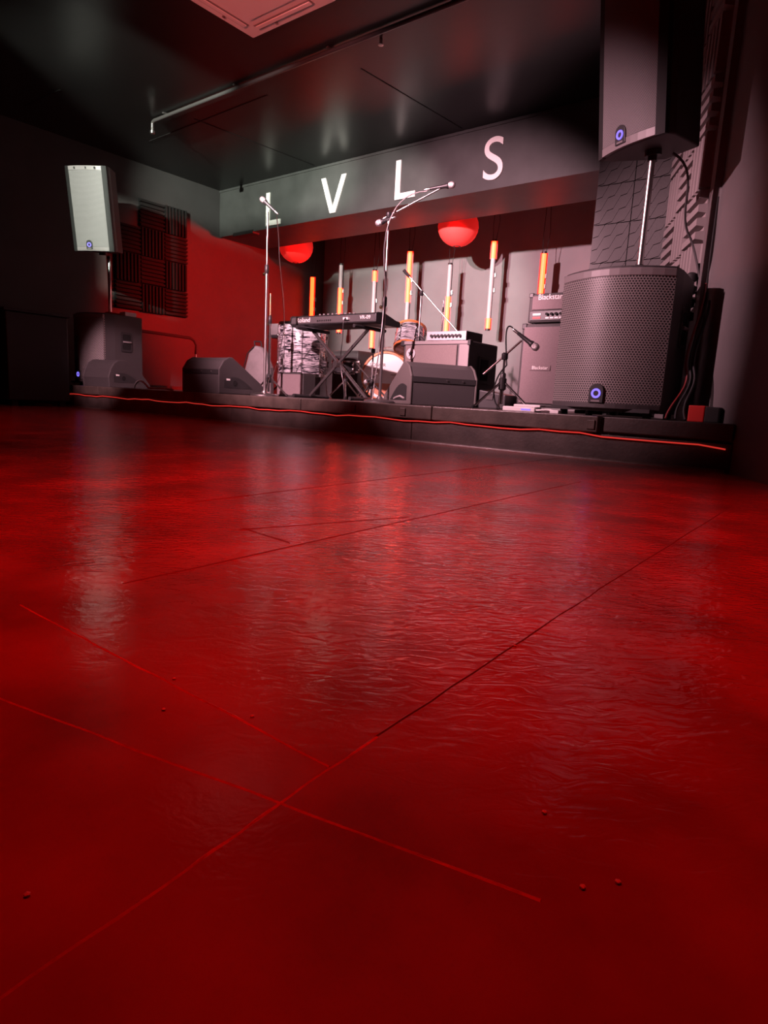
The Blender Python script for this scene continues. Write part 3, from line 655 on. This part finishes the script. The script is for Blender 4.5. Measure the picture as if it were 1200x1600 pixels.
# the rear of the keyboard faces the audience
pr = [(0, 0.012), (0, 0.085), (0.03, 0.10), (0.12, 0.103), (0.30, 0.055), (0.36, 0.05), (0.37, 0.02), (0.36, 0.0), (0.05, 0.0)]
MB().prism(pr, -W_+0.015, W_-0.015, 'x').build('body', m_plast, t, bevel=0.004)
for s in (-1, 1):
    a, b = sorted((s*(W_-0.015), s*W_)); MB().prism([(y*1.01-0.003, z*1.04) for y, z in pr], a, b, 'x').build('end_block', m_plast, t, bevel=0.006)
MB().box(-W_+0.02, W_-0.02, -0.003, 0.0, 0.022, 0.082).build('rear_panel', mat('panel_charcoal', (0.085, 0.08, 0.08), 0.4), t)
text('maker_name', 'Roland', 0.062, m_print, t, (-0.33, -0.004, 0.054), (math.radians(90), 0, 0), 0.001)
text('model_name', 'VR-09', 0.046, m_print, t, (0.385, -0.004, 0.056), (math.radians(90), 0, 0), 0.001)
for i in range(8): MB().box(-0.16+i*0.022, -0.15+i*0.022, -0.007, -0.003, 0.035, 0.05).build('socket', m_dark, t)
for x in (0.175, 0.205): MB().box(x-0.012, x+0.012, -0.03, -0.003, 0.04, 0.06).build('plug', m_white, t)
for i in range(28): MB().box(-0.44+i*0.0308, -0.44+i*0.0308+0.029, 0.215, 0.355, 0.056, 0.066).build('white_key', m_white, t)
for i in range(28):
    if i % 7 not in (2, 6): MB().box(-0.44+(i+1)*0.0308-0.008, -0.44+(i+1)*0.0308+0.007, 0.215, 0.30, 0.066, 0.076).build('black_key', m_plast, t)
for i in range(9): MB().cyl((-0.20+i*0.05, 0.08, 0.10), (-0.20+i*0.05, 0.08, 0.118), 0.010, n=10).build('knob', m_lip, t)
t = thing('keyboard_stand', 'black crossed keyboard stand with silver hub', 'stand', (-4.44, 4.80, ST))
zt = 0.69
for (xa, xb, dy) in ((-0.33, 0.42, -0.012), (0.42, -0.33, 0.012)):
    for yy in (-0.02+dy,):
        MB().tube([(xa, yy, 0.02), (xb, yy, zt-0.02)], 0.017, 8).build('cross_tube', m_gun, t)
    MB().tube([(xb, -0.24, zt-0.012), (xb, 0.22, zt-0.012)], 0.017, 8).build('top_bar', m_plast, t)
    MB().tube([(xa, -0.24, 0.018), (xa, 0.22, 0.018)], 0.017, 8).build('floor_bar', m_plast, t)
    for yy in (-0.24, 0.22):
        MB().cyl((xa, yy-0.02, 0.018), (xa, yy+0.02, 0.018), 0.018, n=10).build('end_cap', m_rubber, t)
MB().cyl((0.045, -0.075, zt/2), (0.045, 0.02, zt/2), 0.030, n=16).build('hub', m_steel, t, smooth=40)
tag(MB().tube(bez((-4.150, 4.588, 0.985), (-4.15, 4.54, 0.97), (-4.16, 4.57, 0.88), (-4.17, 4.58, 0.81)) + bez((-4.17, 4.58, 0.81), (-4.18, 4.58, 0.72), (-4.26, 4.66, 0.7), (-4.28, 4.68, 0.62))[1:] + bez((-4.28, 4.68, 0.62), (-4.31, 4.72, 0.5), (-4.2, 4.68, 0.35), (-4.16, 4.62, ST+0.006))[1:], 0.0045, 6).build('keyboard_cable', m_gun, smooth=60), 'dark cable hanging from the back of the keyboard', 'cable')

# items around the kit at the left
t = thing('gig_bag', 'grey fabric bag standing behind the left microphone stand', 'bag', (-5.55, 4.72, ST), math.radians(20))
MB().prism([(-0.17, 0.0), (0.20, 0.0), (0.19, 0.30), (0.10, 0.50), (0.0, 0.53), (-0.07, 0.45), (-0.15, 0.15)], -0.06, 0.06, 'y').build('body', m_bag, t, bevel=0.03)
MB().tube([(-0.155, -0.062, 0.15), (-0.075, -0.062, 0.44), (0.0, -0.064, 0.51)], 0.006, 6).build('zip', m_plast, t); MB().tube([(-0.02, 0, 0.52), (-0.03, 0, 0.57), (0.05, 0, 0.57), (0.06, 0, 0.51)], 0.009, 6).build('strap', m_plast, t)
t = thing('practice_amplifier', 'small grey fronted amplifier on the deck below the floor tom', 'amplifier', (-5.05, 4.83, ST))
MB().box(-0.20, 0.20, -0.08, 0.10, 0, 0.25).build('cabinet', m_tolex, t, bevel=0.008); MB().box(-0.185, 0.185, -0.085, -0.08, 0.02, 0.235).build('grille_cloth', m_cloth2, t)
MB().box(-0.06, 0.06, -0.01, 0.03, 0.25, 0.262).build('handle', m_plast, t)
t = thing('mixer_case', 'small blue-grey equipment box on a stand behind the floor tom', 'equipment', (-5.72, 5.35, 0.93))
MB().box(-0.20, 0.22, -0.14, 0.14, 0, 0.13).build('case', m_bag, t, bevel=0.008); MB().box(-0.20, 0.22, -0.15, 0.15, -0.03, 0.0).build('tray', m_plast, t)
MB().cyl((0, 0, -0.69), (0, 0, -0.03), 0.014, n=10).build('post', m_gun, t)
for a in (0.3, 2.4, 4.5): MB().tube([(0, 0, -0.45), (0.25*math.cos(a), 0.25*math.sin(a), -0.685)], 0.010, 8).build('leg', m_gun, t)
t = thing('black_road_case', 'black equipment case behind the snare under the keyboard', 'case', (-5.72, 6.5, ST))
MB().box(-0.22, 0.22, -0.16, 0.20, 0.0, 0.62).build('body', m_tolex, t, bevel=0.01)
for z in (0.02, 0.59): MB().box(-0.223, 0.223, -0.164, -0.158, z, z+0.02).build('edge_trim', m_gun, t)
MB().box(-0.10, 0.0, -0.166, -0.158, 0.36, 0.42).build('latch', m_steel, t, bevel=0.003)
# folding rail by the left wall
t = thing('folded_table', 'dark folded table with rounded black rim leaning behind the left subwoofer', 'table', (-7.72, 5.0, ST), math.radians(90))
MB().prism([(-0.52, 0.05), (0.40, 0.05), (0.46, 0.62), (0.40, 0.70), (-0.52, 0.71)], -0.02, 0.01, 'y').build('top_panel', m_wall, t)
MB().tube([(-0.52, -0.01, 0.72), (-0.1, -0.01, 0.715), (0.38, -0.01, 0.705), (0.44, -0.01, 0.68), (0.475, -0.01, 0.62), (0.475, -0.01, 0.50)], 0.022, 8).build('rim', m_rubber, t, smooth=50)
for x in (-0.48, 0.475): MB().cyl((x, -0.01, 0.0), (x, -0.01, 0.50), 0.012, n=10).build('leg', m_steel, t)
# bits on the left subwoofer
tag(MB().box(-7.10, -6.98, 4.02, 4.16, ST+0.80, ST+0.845).build('white_box', m_white, bevel=0.006), 'small white box on top of the left subwoofer', 'box')
tag(MB().tube(bez((-7.25, 3.93, ST+0.81), (-7.15, 3.88, ST+0.85), (-7.10, 4.0, ST+0.80), (-7.02, 4.0, ST+0.812)), 0.012, 8).build('red_cable', m_redp, smooth=60), 'short red cable lying on top of the left subwoofer', 'cable')
tag(MB().tube(bez((-7.25, 4.0, 1.70), (-7.18, 3.98, 1.5), (-7.20, 3.98, 1.45), (-7.24, 3.99, 1.28)) + bez((-7.24, 3.99, 1.28), (-7.22, 3.98, 1.2), (-7.24, 3.97, 1.1), (-7.2, 3.97, ST+0.81))[1:], 0.005, 6).build('speaker_cable', m_steel, smooth=60), 'thin cable hanging beside the pole of the pale loudspeaker', 'cable')
tag(MB().tube(bez((-6.3, 3.72, ST+0.01), (-6.1, 3.6, ST+0.02), (-6.0, 3.58, ST+0.16), (-5.85, 3.6, ST+0.02)) + bez((-5.85, 3.6, ST+0.02), (-5.8, 3.6, ST+0.005), (-5.6, 3.6, ST+0.03), (-5.4, 3.58, ST+0.01))[1:], 0.010, 8).build('stage_cable', m_bag, smooth=60), 'pale cable looped on the stage edge between the two left wedge monitors', 'cable')

# ------------------------------------------------------------------ bass amplifier
t = thing('bass_cabinet', 'bass speaker cabinet with speckled grille and side handle behind the wedge monitor', 'amplifier', (-3.10, 4.80, ST))
MB().box(-0.33, 0.33, -0.25, 0.22, 0.02, 0.53).build('cabinet', m_tolex, t, bevel=0.012)
MB().box(-0.30, 0.22, -0.262, -0.25, 0.05, 0.495).build('grille_cloth', m_cloth, t, bevel=0.004)
MB().box(-0.33, 0.33, -0.258, -0.24, 0.50, 0.53).build('top_rail', m_lip, t, bevel=0.006)
MB().box(0.235, 0.33, -0.258, -0.245, 0.03, 0.50).build('side_rail', m_lip, t, bevel=0.006)
bd = MB().cyl((-0.235, -0.262, 0.425), (-0.235, -0.272, 0.425), 0.045, n=24).build('badge', m_panel, t)
mb = MB(); mb.prism([(-0.235 + (0.028 if i % 2 == 0 else 0.012)*math.sin(math.pi*i/5), 0.425 + (0.028 if i % 2 == 0 else 0.012)*math.cos(math.pi*i/5)) for i in range(10)], -0.2745, -0.2725, 'y'); mb.build('star', m_plast, bd)
h_ = MB().box(0.33, 0.336, -0.09, 0.09, 0.20, 0.42).build('handle', m_plast, t, bevel=0.004)
MB().box(0.3362, 0.339, -0.06, 0.06, 0.225, 0.395).build('handle_opening', m_dark, h_)
MB().box(0.336, 0.350, -0.065, 0.065, 0.295, 0.32).build('grip', m_rubber, h_, bevel=0.004)
for sx_ in (-1, 1):
    for z in (0.02, 0.49): MB().box(sx_*0.335-0.02, sx_*0.335+0.008 if sx_ > 0 else sx_*0.335+0.02, -0.262, -0.215, z, z+0.045).build('corner', m_plast, t, bevel=0.006)
for x, y in ((-0.28, -0.2), (0.28, -0.2), (-0.28, 0.17), (0.28, 0.17)): MB().cyl((x, y, 0), (x, y, 0.02), 0.02, n=10).build('foot', m_rubber, t)
t = thing('bass_amplifier_head', 'small silver bass amp head with a row of knobs on the cabinet', 'amplifier', (-3.06, 4.78, ST+0.532))
MB().box(-0.19, 0.20, -0.14, 0.12, 0.008, 0.085).build('chassis', m_gun, t, bevel=0.004)
MB().box(-0.19, 0.20, -0.148, -0.14, 0.010, 0.083).build('front_panel', m_panel, t, bevel=0.002)
for i in range(9): MB().cyl((-0.135+i*0.035, -0.148, 0.046), (-0.135+i*0.035, -0.166, 0.046), 0.0125, n=12).build('knob', m_plast, t)
for x, y in ((-0.15, -0.11), (0.16, -0.11), (-0.15, 0.09), (0.16, 0.09)): MB().cyl((x, y, 0), (x, y, 0.008), 0.012, n=10).build('foot', m_rubber, t)
t = thing('pedal_case', 'low black case on the deck behind the short tripod stand', 'case', (-2.55, 4.65, ST))
MB().prism([(-0.14, 0), (0.14, 0), (0.14, 0.11), (-0.14, 0.15)], -0.1, 0.1, 'y').build('body', m_plast, t, bevel=0.008)
MB().box(-0.03, 0.03, -0.108, -0.1, 0.07, 0.10).build('latch', m_gun, t)

# ------------------------------------------------------------------ guitar stack
t = thing('guitar_cabinet', 'tall guitar speaker cabinet with pinkish cloth behind the large subwoofer', 'amplifier', (-2.02, 4.86, ST))
MB().box(-0.37, 0.37, -0.17, 0.17, 0.03, 0.66).build('cabinet', m_tolex, t, bevel=0.012)
MB().box(-0.345, 0.345, -0.182, -0.17, 0.06, 0.635).build('grille_cloth', m_cloth2, t, bevel=0.004)
pl = MB().box(-0.27, -0.10, -0.188, -0.182, 0.31, 0.348).build('name_plate', m_cloth2, t)
text('maker_name', 'Blackstar', 0.036, m_print, pl, (-0.185, -0.189, 0.329), (math.radians(90), 0, 0), 0.0008)
for x in (-0.33, 0.33): MB().cyl((x, -0.1, 0), (x, -0.1, 0.03), 0.025, n=10).build('foot', m_rubber, t); MB().cyl((x, 0.1, 0), (x, 0.1, 0.03), 0.025, n=10).build('foot', m_rubber, t)
for x in (-0.37, 0.33): MB().box(x, x+0.04, -0.176, -0.13, 0.62, 0.664).build('corner', m_plast, t, bevel=0.006)
t = thing('guitar_amplifier_head', 'guitar amp head with control row on the tall guitar cabinet', 'amplifier', (-2.045, 4.86, ST+0.662))
MB().box(-0.35, 0.35, -0.14, 0.14, 0.012, 0.27).build('cabinet', m_tolex, t, bevel=0.012)
MB().box(-0.315, 0.315, -0.148, -0.14, 0.125, 0.245).build('grille_cloth', m_cloth2, t, bevel=0.003)
MB().box(-0.33, 0.33, -0.148, -0.14, 0.03, 0.115).build('control_panel', m_plast, t, bevel=0.003)
text('maker_name', 'Blackstar', 0.058, m_print, t, (-0.145, -0.151, 0.195), (math.radians(90), 0, 0), 0.001)
for i in range(12): MB().cyl((-0.17+i*0.04, -0.148, 0.083), (-0.17+i*0.04, -0.166, 0.083), 0.012, n=12).build('knob', m_dark, t)
for i in range(12): MB().box(-0.185+i*0.04, -0.155+i*0.04, -0.150, -0.147, 0.045, 0.056).build('control_label', m_print, t)
for z in (0.045, 0.075): MB().box(-0.30, -0.23, -0.150, -0.147, z, z+0.018).build('switch', m_redp if z < .06 else m_print, t)
MB().tube([(-0.12, 0, 0.265), (-0.10, 0, 0.295), (0.10, 0, 0.295), (0.12, 0, 0.265)], 0.010, 8).build('handle', m_rubber, t)
for x in (-0.30, 0.30): MB().cyl((x, -0.1, 0), (x, -0.1, 0.014), 0.02, n=10).build('foot', m_rubber, t)
for x in (-0.35, 0.31): MB().box(x, x+0.04, -0.146, -0.10, 0.235, 0.275).build('corner', m_plast, t, bevel=0.006)

for c_ in children(t): c_.scale = (0.92, 1, 0.84)
# power strip and bits at the stage edge
t = thing('power_block', 'white power block with bluish light at the foot of the large subwoofer', 'power strip', (-1.85, 3.72, ST))
MB().box(-0.11, 0.11, -0.05, 0.05, 0, 0.03).build('body', m_white, t, bevel=0.006); MB().box(-0.05, 0.13, -0.02, 0.06, 0.03, 0.045).build('lid', m_white, t, bevel=0.004)
MB().box(0.02, 0.08, -0.053, -0.05, 0.010, 0.018).build('indicator', m_ring, t)
MB().tube(bez((0.10, -0.03, 0.015), (0.16, -0.06, 0.01), (0.18, -0.02, 0.03), (0.24, -0.06, 0.012)), 0.006, 6).build('cord', m_white, t)
tag(MB().box(-1.60, -1.545, 3.575, 3.62, ST, ST+0.02).build('white_tag', m_white, bevel=0.004), 'tiny white block on the stage edge under the large subwoofer', 'box')
t = thing('extension_reel', 'red and black plug box on the deck by the right wall', 'power strip', (-0.80, 3.68, ST))
MB().box(-0.06, 0.02, -0.05, 0.05, 0, 0.085).build('red_body', m_redp, t, bevel=0.006); MB().box(0.02, 0.09, -0.05, 0.05, 0, 0.08).build('black_body', m_rubber, t, bevel=0.006)
for i in range(3):
    x0 = -0.955 + 0.02*i
    pts = bez((x0, 4.05-0.02*i, 1.0-0.05*i), (x0+0.02, 4.0, 0.8), (x0-0.03, 3.85, 0.6), (x0+0.02, 3.80, 0.5)) + bez((x0+0.02, 3.80, 0.5), (x0+0.06, 3.76, 0.4), (x0-0.02, 3.72, 0.34), (x0-0.02+0.03*i, 3.66, ST+0.008))[1:]
    tag(MB().tube(pts, 0.007, 6).build('power_cable', mat('dark_red_cable', (0.16, 0.008, 0.008), 0.45) if i == 0 else m_rubber, smooth=60), ['red cable hanging behind the right edge of the large subwoofer', 'black cable closest to the red cable behind the large subwoofer', 'black cable nearest the right wall behind the large subwoofer'][i], 'cable')
t = thing('plug_cluster', 'row of black plugs hanging on the right wall behind the large subwoofer', 'plug', (wx(4.33)-0.05, 4.31, 0.86))
for i, z in enumerate((0.0, 0.075, 0.15, 0.22)): MB().lathe([(0.014, -0.028), (0.03, -0.022), (0.032, 0.018), (0.016, 0.028)], (0.0, -0.012*i, z), 12).build('plug', m_rubber, t, smooth=40)
MB().tube([(0.04, 0.0, -0.1), (0.035, 0.0, 0.1), (0.03, -0.03, 0.3)], 0.008, 6).build('cord', m_rubber, t)
tag(MB().tube(bez((-1.20, 3.98, 1.70), (-1.05, 4.1, 1.62), (-1.22, 4.2, 1.45), (-1.12, 4.25, 1.30)) + bez((-1.12, 4.25, 1.30), (-1.08, 4.28, 1.2), (-1.06, 4.26, 1.12), (-1.02, 4.26, 1.0))[1:], 0.007, 6).build('speaker_cable', m_cab, smooth=60), 'cable dropping from the cropped loudspeaker past the foam wall', 'cable')
tag(MB().tube([(wx(4.2)-0.012, 4.2, 1.5), (wx(4.2)-0.010, 4.19, 1.2), (wx(4.2)-0.012, 4.2, 1.08), (wx(4.2)-0.010, 4.19, 0.9)], 0.005, 6).build('wall_cable', m_rubber, smooth=60), 'thin dark cable running down the pink lit right wall', 'cable')

# ------------------------------------------------------------------ light tubes hanging in front of the back wall
def tube_light(x, z0, z1, lit, label):
    t = thing('light_tube', label, 'tube light', (x, 7.86, z0), math.radians(25), 'vertical light tubes at the back of the stage'); h = z1 - z0
    MB().prism([(-0.03, 0.015), (0.03, 0.015), (0.03, 0.055), (-0.03, 0.055)], 0, h, 'z').build('backing_rail', m_plast, t)
    edges = sorted({0.0, 1.0} | {v for a, b in lit for v in (a, b)})
    for a, b in zip(edges[:-1], edges[1:]):
        on = any(l0 <= a and b <= l1 for l0, l1 in lit)
        o = MB().cyl((0, -0.005, h*a), (0, -0.005, h*b), 0.030, n=20, caps=True).build('lit_section' if on else 'unlit_section', m_tube_on if on else m_tube_off, t, smooth=40)
        if on: MB().box(-0.045, 0.045, 0.012, 0.022, h*a, h*b).build('halo_strip', m_tube_glow, o)
    for z in (0.0, h): MB().cyl((0, -0.005, z-0.012), (0, -0.005, z+0.012), 0.033, n=16).build('end_cap', m_plast, t)
    for z in (h*0.45, h*0.62): MB().box(0.03, 0.055, 0.0, 0.06, z-0.03, z+0.03).build('clamp', m_steel, t, bevel=0.006)
    MB().tube([(-0.02, 0.03, h), (-0.03, 0.03, h+0.2), (-0.01, 0.03, ZC-z0)], 0.004, 5).build('wire', m_rubber, t)
    MB().tube([(0.02, 0.03, h), (0.05, 0.03, h+0.25), (0.01, 0.03, ZC-z0)], 0.004, 5).build('wire', m_rubber, t)
tube_light(-7.88, 1.25, 2.18, [(0, 1)], 'fully lit red light tube at the far left, nearest the red wall')
tube_light(-7.25, 1.27, 2.32, [(0.0, 0.10), (0.2, 0.66)], 'light tube half lit red above the middle of the keyboard')
tube_light(-6.55, 1.02, 2.18, [(0, 0.25), (0.86, 1)], 'light tube lit only at its top and foot, above the keyboard right end')
tube_light(-5.90, 1.34, 2.40, [(0.32, 1)], 'light tube with long lit top half above the rack tom')
tube_light(-5.19, 1.17, 2.16, [(0, 0.56)], 'light tube with lit lower half above the bass amp head')
tube_light(-4.52, 1.26, 2.40, [(0, 0.13), (0.80, 1)], 'light tube mostly pale with short lit ends, right of the bass amp')
tube_light(-3.79, 1.45, 2.18, [(0, 1)], 'short bright red light tube above the guitar amp head')

# ------------------------------------------------------------------ red paper lanterns behind the header
def lantern(x, y, z, r, label):
    t = thing('paper_lantern', label, 'lantern', (x, y, z), 0, 'red paper lanterns behind the header')
    prof = [(r*max(math.cos(a), 0.16), r*math.sin(a)*0.92) for a in [math.radians(-81 + 162*i/22) for i in range(23)]]
    prof = [(q*(1.0 if i % 2 else 0.985), h) for i, (q, h) in enumerate(prof)]
    vs = []; fs = []; n = 32
    for q, h in prof:
        for k in range(n): vs.append((q*math.cos(2*math.pi*k/n), q*math.sin(2*math.pi*k/n), h))
    for i in range(len(prof)-1):
        for k in range(n): fs.append((i*n+k, i*n+(k+1) % n, (i+1)*n+(k+1) % n, (i+1)*n+k))
    MB().add(vs, fs).build('shade', m_lantern, t, smooth=60)
    rb = [(r*0.17*math.cos(2*math.pi*k/16), r*0.17*math.sin(2*math.pi*k/16), -r*0.915) for k in range(17)]
    MB().tube(rb, 0.006, 6).build('bottom_ring', m_plast, t)
    MB().cyl((0, 0, r*0.9), (0, 0, ZC-z), 0.005, n=6).build('cord', m_rubber, t)
lantern(-7.70, 7.3, 2.52, 0.265, 'red paper lantern at the left, near the red side wall')
lantern(-4.74, 7.3, 2.47, 0.26, 'red paper lantern at the right, above the pale light tube')

# ------------------------------------------------------------------ dark booth at the far left
t = thing('dark_booth', 'black booth cabinet in deep shade at the far left before the stage', 'cabinet', (-7.50, 3.12, 0))
MB().box(-0.55, 0.50, -0.35, 0.26, 0.06, 0.93).build('body', m_black, t, bevel=0.01); MB().box(-0.57, 0.52, -0.37, 0.28, 0.93, 0.96).build('top_board', m_black, t, bevel=0.006)
for x, y in ((-0.48, -0.28), (0.43, -0.28), (-0.48, 0.2), (0.43, 0.2)): MB().box(x-0.03, x+0.03, y-0.03, y+0.03, 0, 0.06).build('foot', m_rubber, t)

# ------------------------------------------------------------------ unseen lamp body added so its barn doors trim the header light
t = thing('added_lamp_body', 'unseen black lamp body added to cut the header light with barn doors', 'added light shaper', (-4.9, 0.4, 2.80))
t.rotation_euler = (0, 0, math.atan2(6.72-4.9, 5.3-0.4))
MB().lathe([(0.09, -0.22), (0.10, -0.21), (0.10, 0.10), (0.092, 0.10), (0.092, -0.20), (0.02, -0.20)], n=24, axis='y').build('body', m_black, t, smooth=40)
MB().prism([(0.10, -0.10), (0.10, -0.095), (0.30, -0.014), (0.30, -0.019)], -0.22, 0.22, 'x').build('barn_door', m_black, t)
MB().prism([(0.10, 0.10), (0.10, 0.095), (0.30, 0.0325), (0.30, 0.0375)], -0.22, 0.22, 'x').build('barn_door', m_black, t)
MB().tube([(-0.11, 0, 0), (-0.12, 0, 0.10), (0, 0, 0.22), (0.12, 0, 0.10), (0.11, 0, 0)], 0.012, 8).build('yoke', m_gun, t)
MB().cyl((0, 0, 0.21), (0, 0, ZC-2.80), 0.02, n=10).build('clamp', m_gun, t)

# second unseen lamp body, added so four shutters frame light on the left loudspeaker
lp = Vector((-4.30, 0.35, 2.70)); ax = (Vector((-7.17, 3.75, 2.14)) - lp).normalized()
t = thing('added_lamp_body', 'unseen black lamp body added to frame the loudspeaker light with shutters', 'added light shaper', lp)
t.rotation_mode = 'QUATERNION'; t.rotation_quaternion = ax.to_track_quat('Y', 'Z')
MB().lathe([(0.09, -0.22), (0.10, -0.21), (0.10, 0.24), (0.092, 0.24), (0.092, -0.20), (0.02, -0.20)], n=24, axis='y').build('body', m_black, t, smooth=40)
for x0, x1, z0, z1 in ((-0.10, -0.0165, -0.10, 0.10), (0.0165, 0.10, -0.10, 0.10), (-0.10, 0.10, -0.10, -0.031), (-0.10, 0.10, 0.031, 0.10)):
    MB().box(x0, x1, 0.299, 0.301, z0, z1).build('shutter', m_black, t)
MB().lathe([(0.10, 0.24), (0.105, 0.24), (0.145, 0.30), (0.14, 0.30), (0.10, 0.24)], n=24, axis='y').build('front_collar', m_black, t)
MB().cyl((0, 0, 0.09), (0, 0.03, 0.36), 0.02, n=10).build('clamp', m_gun, t)

# ------------------------------------------------------------------ crumbs on the floor
cm = bpy.data.meshes.new('floor_crumb'); bm = bmesh.new(); bmesh.ops.create_icosphere(bm, subdivisions=1, radius=0.0021)
for v in bm.verts: v.co = v.co*random.uniform(0.7, 1.2); v.co.z *= 0.6
bm.to_mesh(cm); bm.free(); cm.materials.append(m_white)
for i, (x, y) in enumerate(((-0.495, 0.328), (-0.45, 0.288), (-0.388, 0.332), (-0.147, 0.382), (-0.087, 0.351), (-0.101, 0.333), (-0.324, 0.125), (-0.302, 0.643))):
    o = put('floor_crumb', cm, None); o.location = (x, y, 0.0009); o.rotation_euler = (0, 0, i*1.3)
    tag(o, ['pale crumb on the short upper left floor seam, nearest its left end', 'pale crumb just below the short upper left floor seam',
            'pale crumb on the short left seam close to the long diagonal seam', 'lone pale crumb on the red floor above the right end of the crossing seam',
            'rightmost pale crumb on the red floor', 'pale crumb just left of the rightmost crumb, past the end of the crossing seam',
            'leftmost pale crumb, low on the red floor', 'pale crumb against the dark upper part of the long diagonal seam'][i], 'crumb', 'crumbs on the red floor')
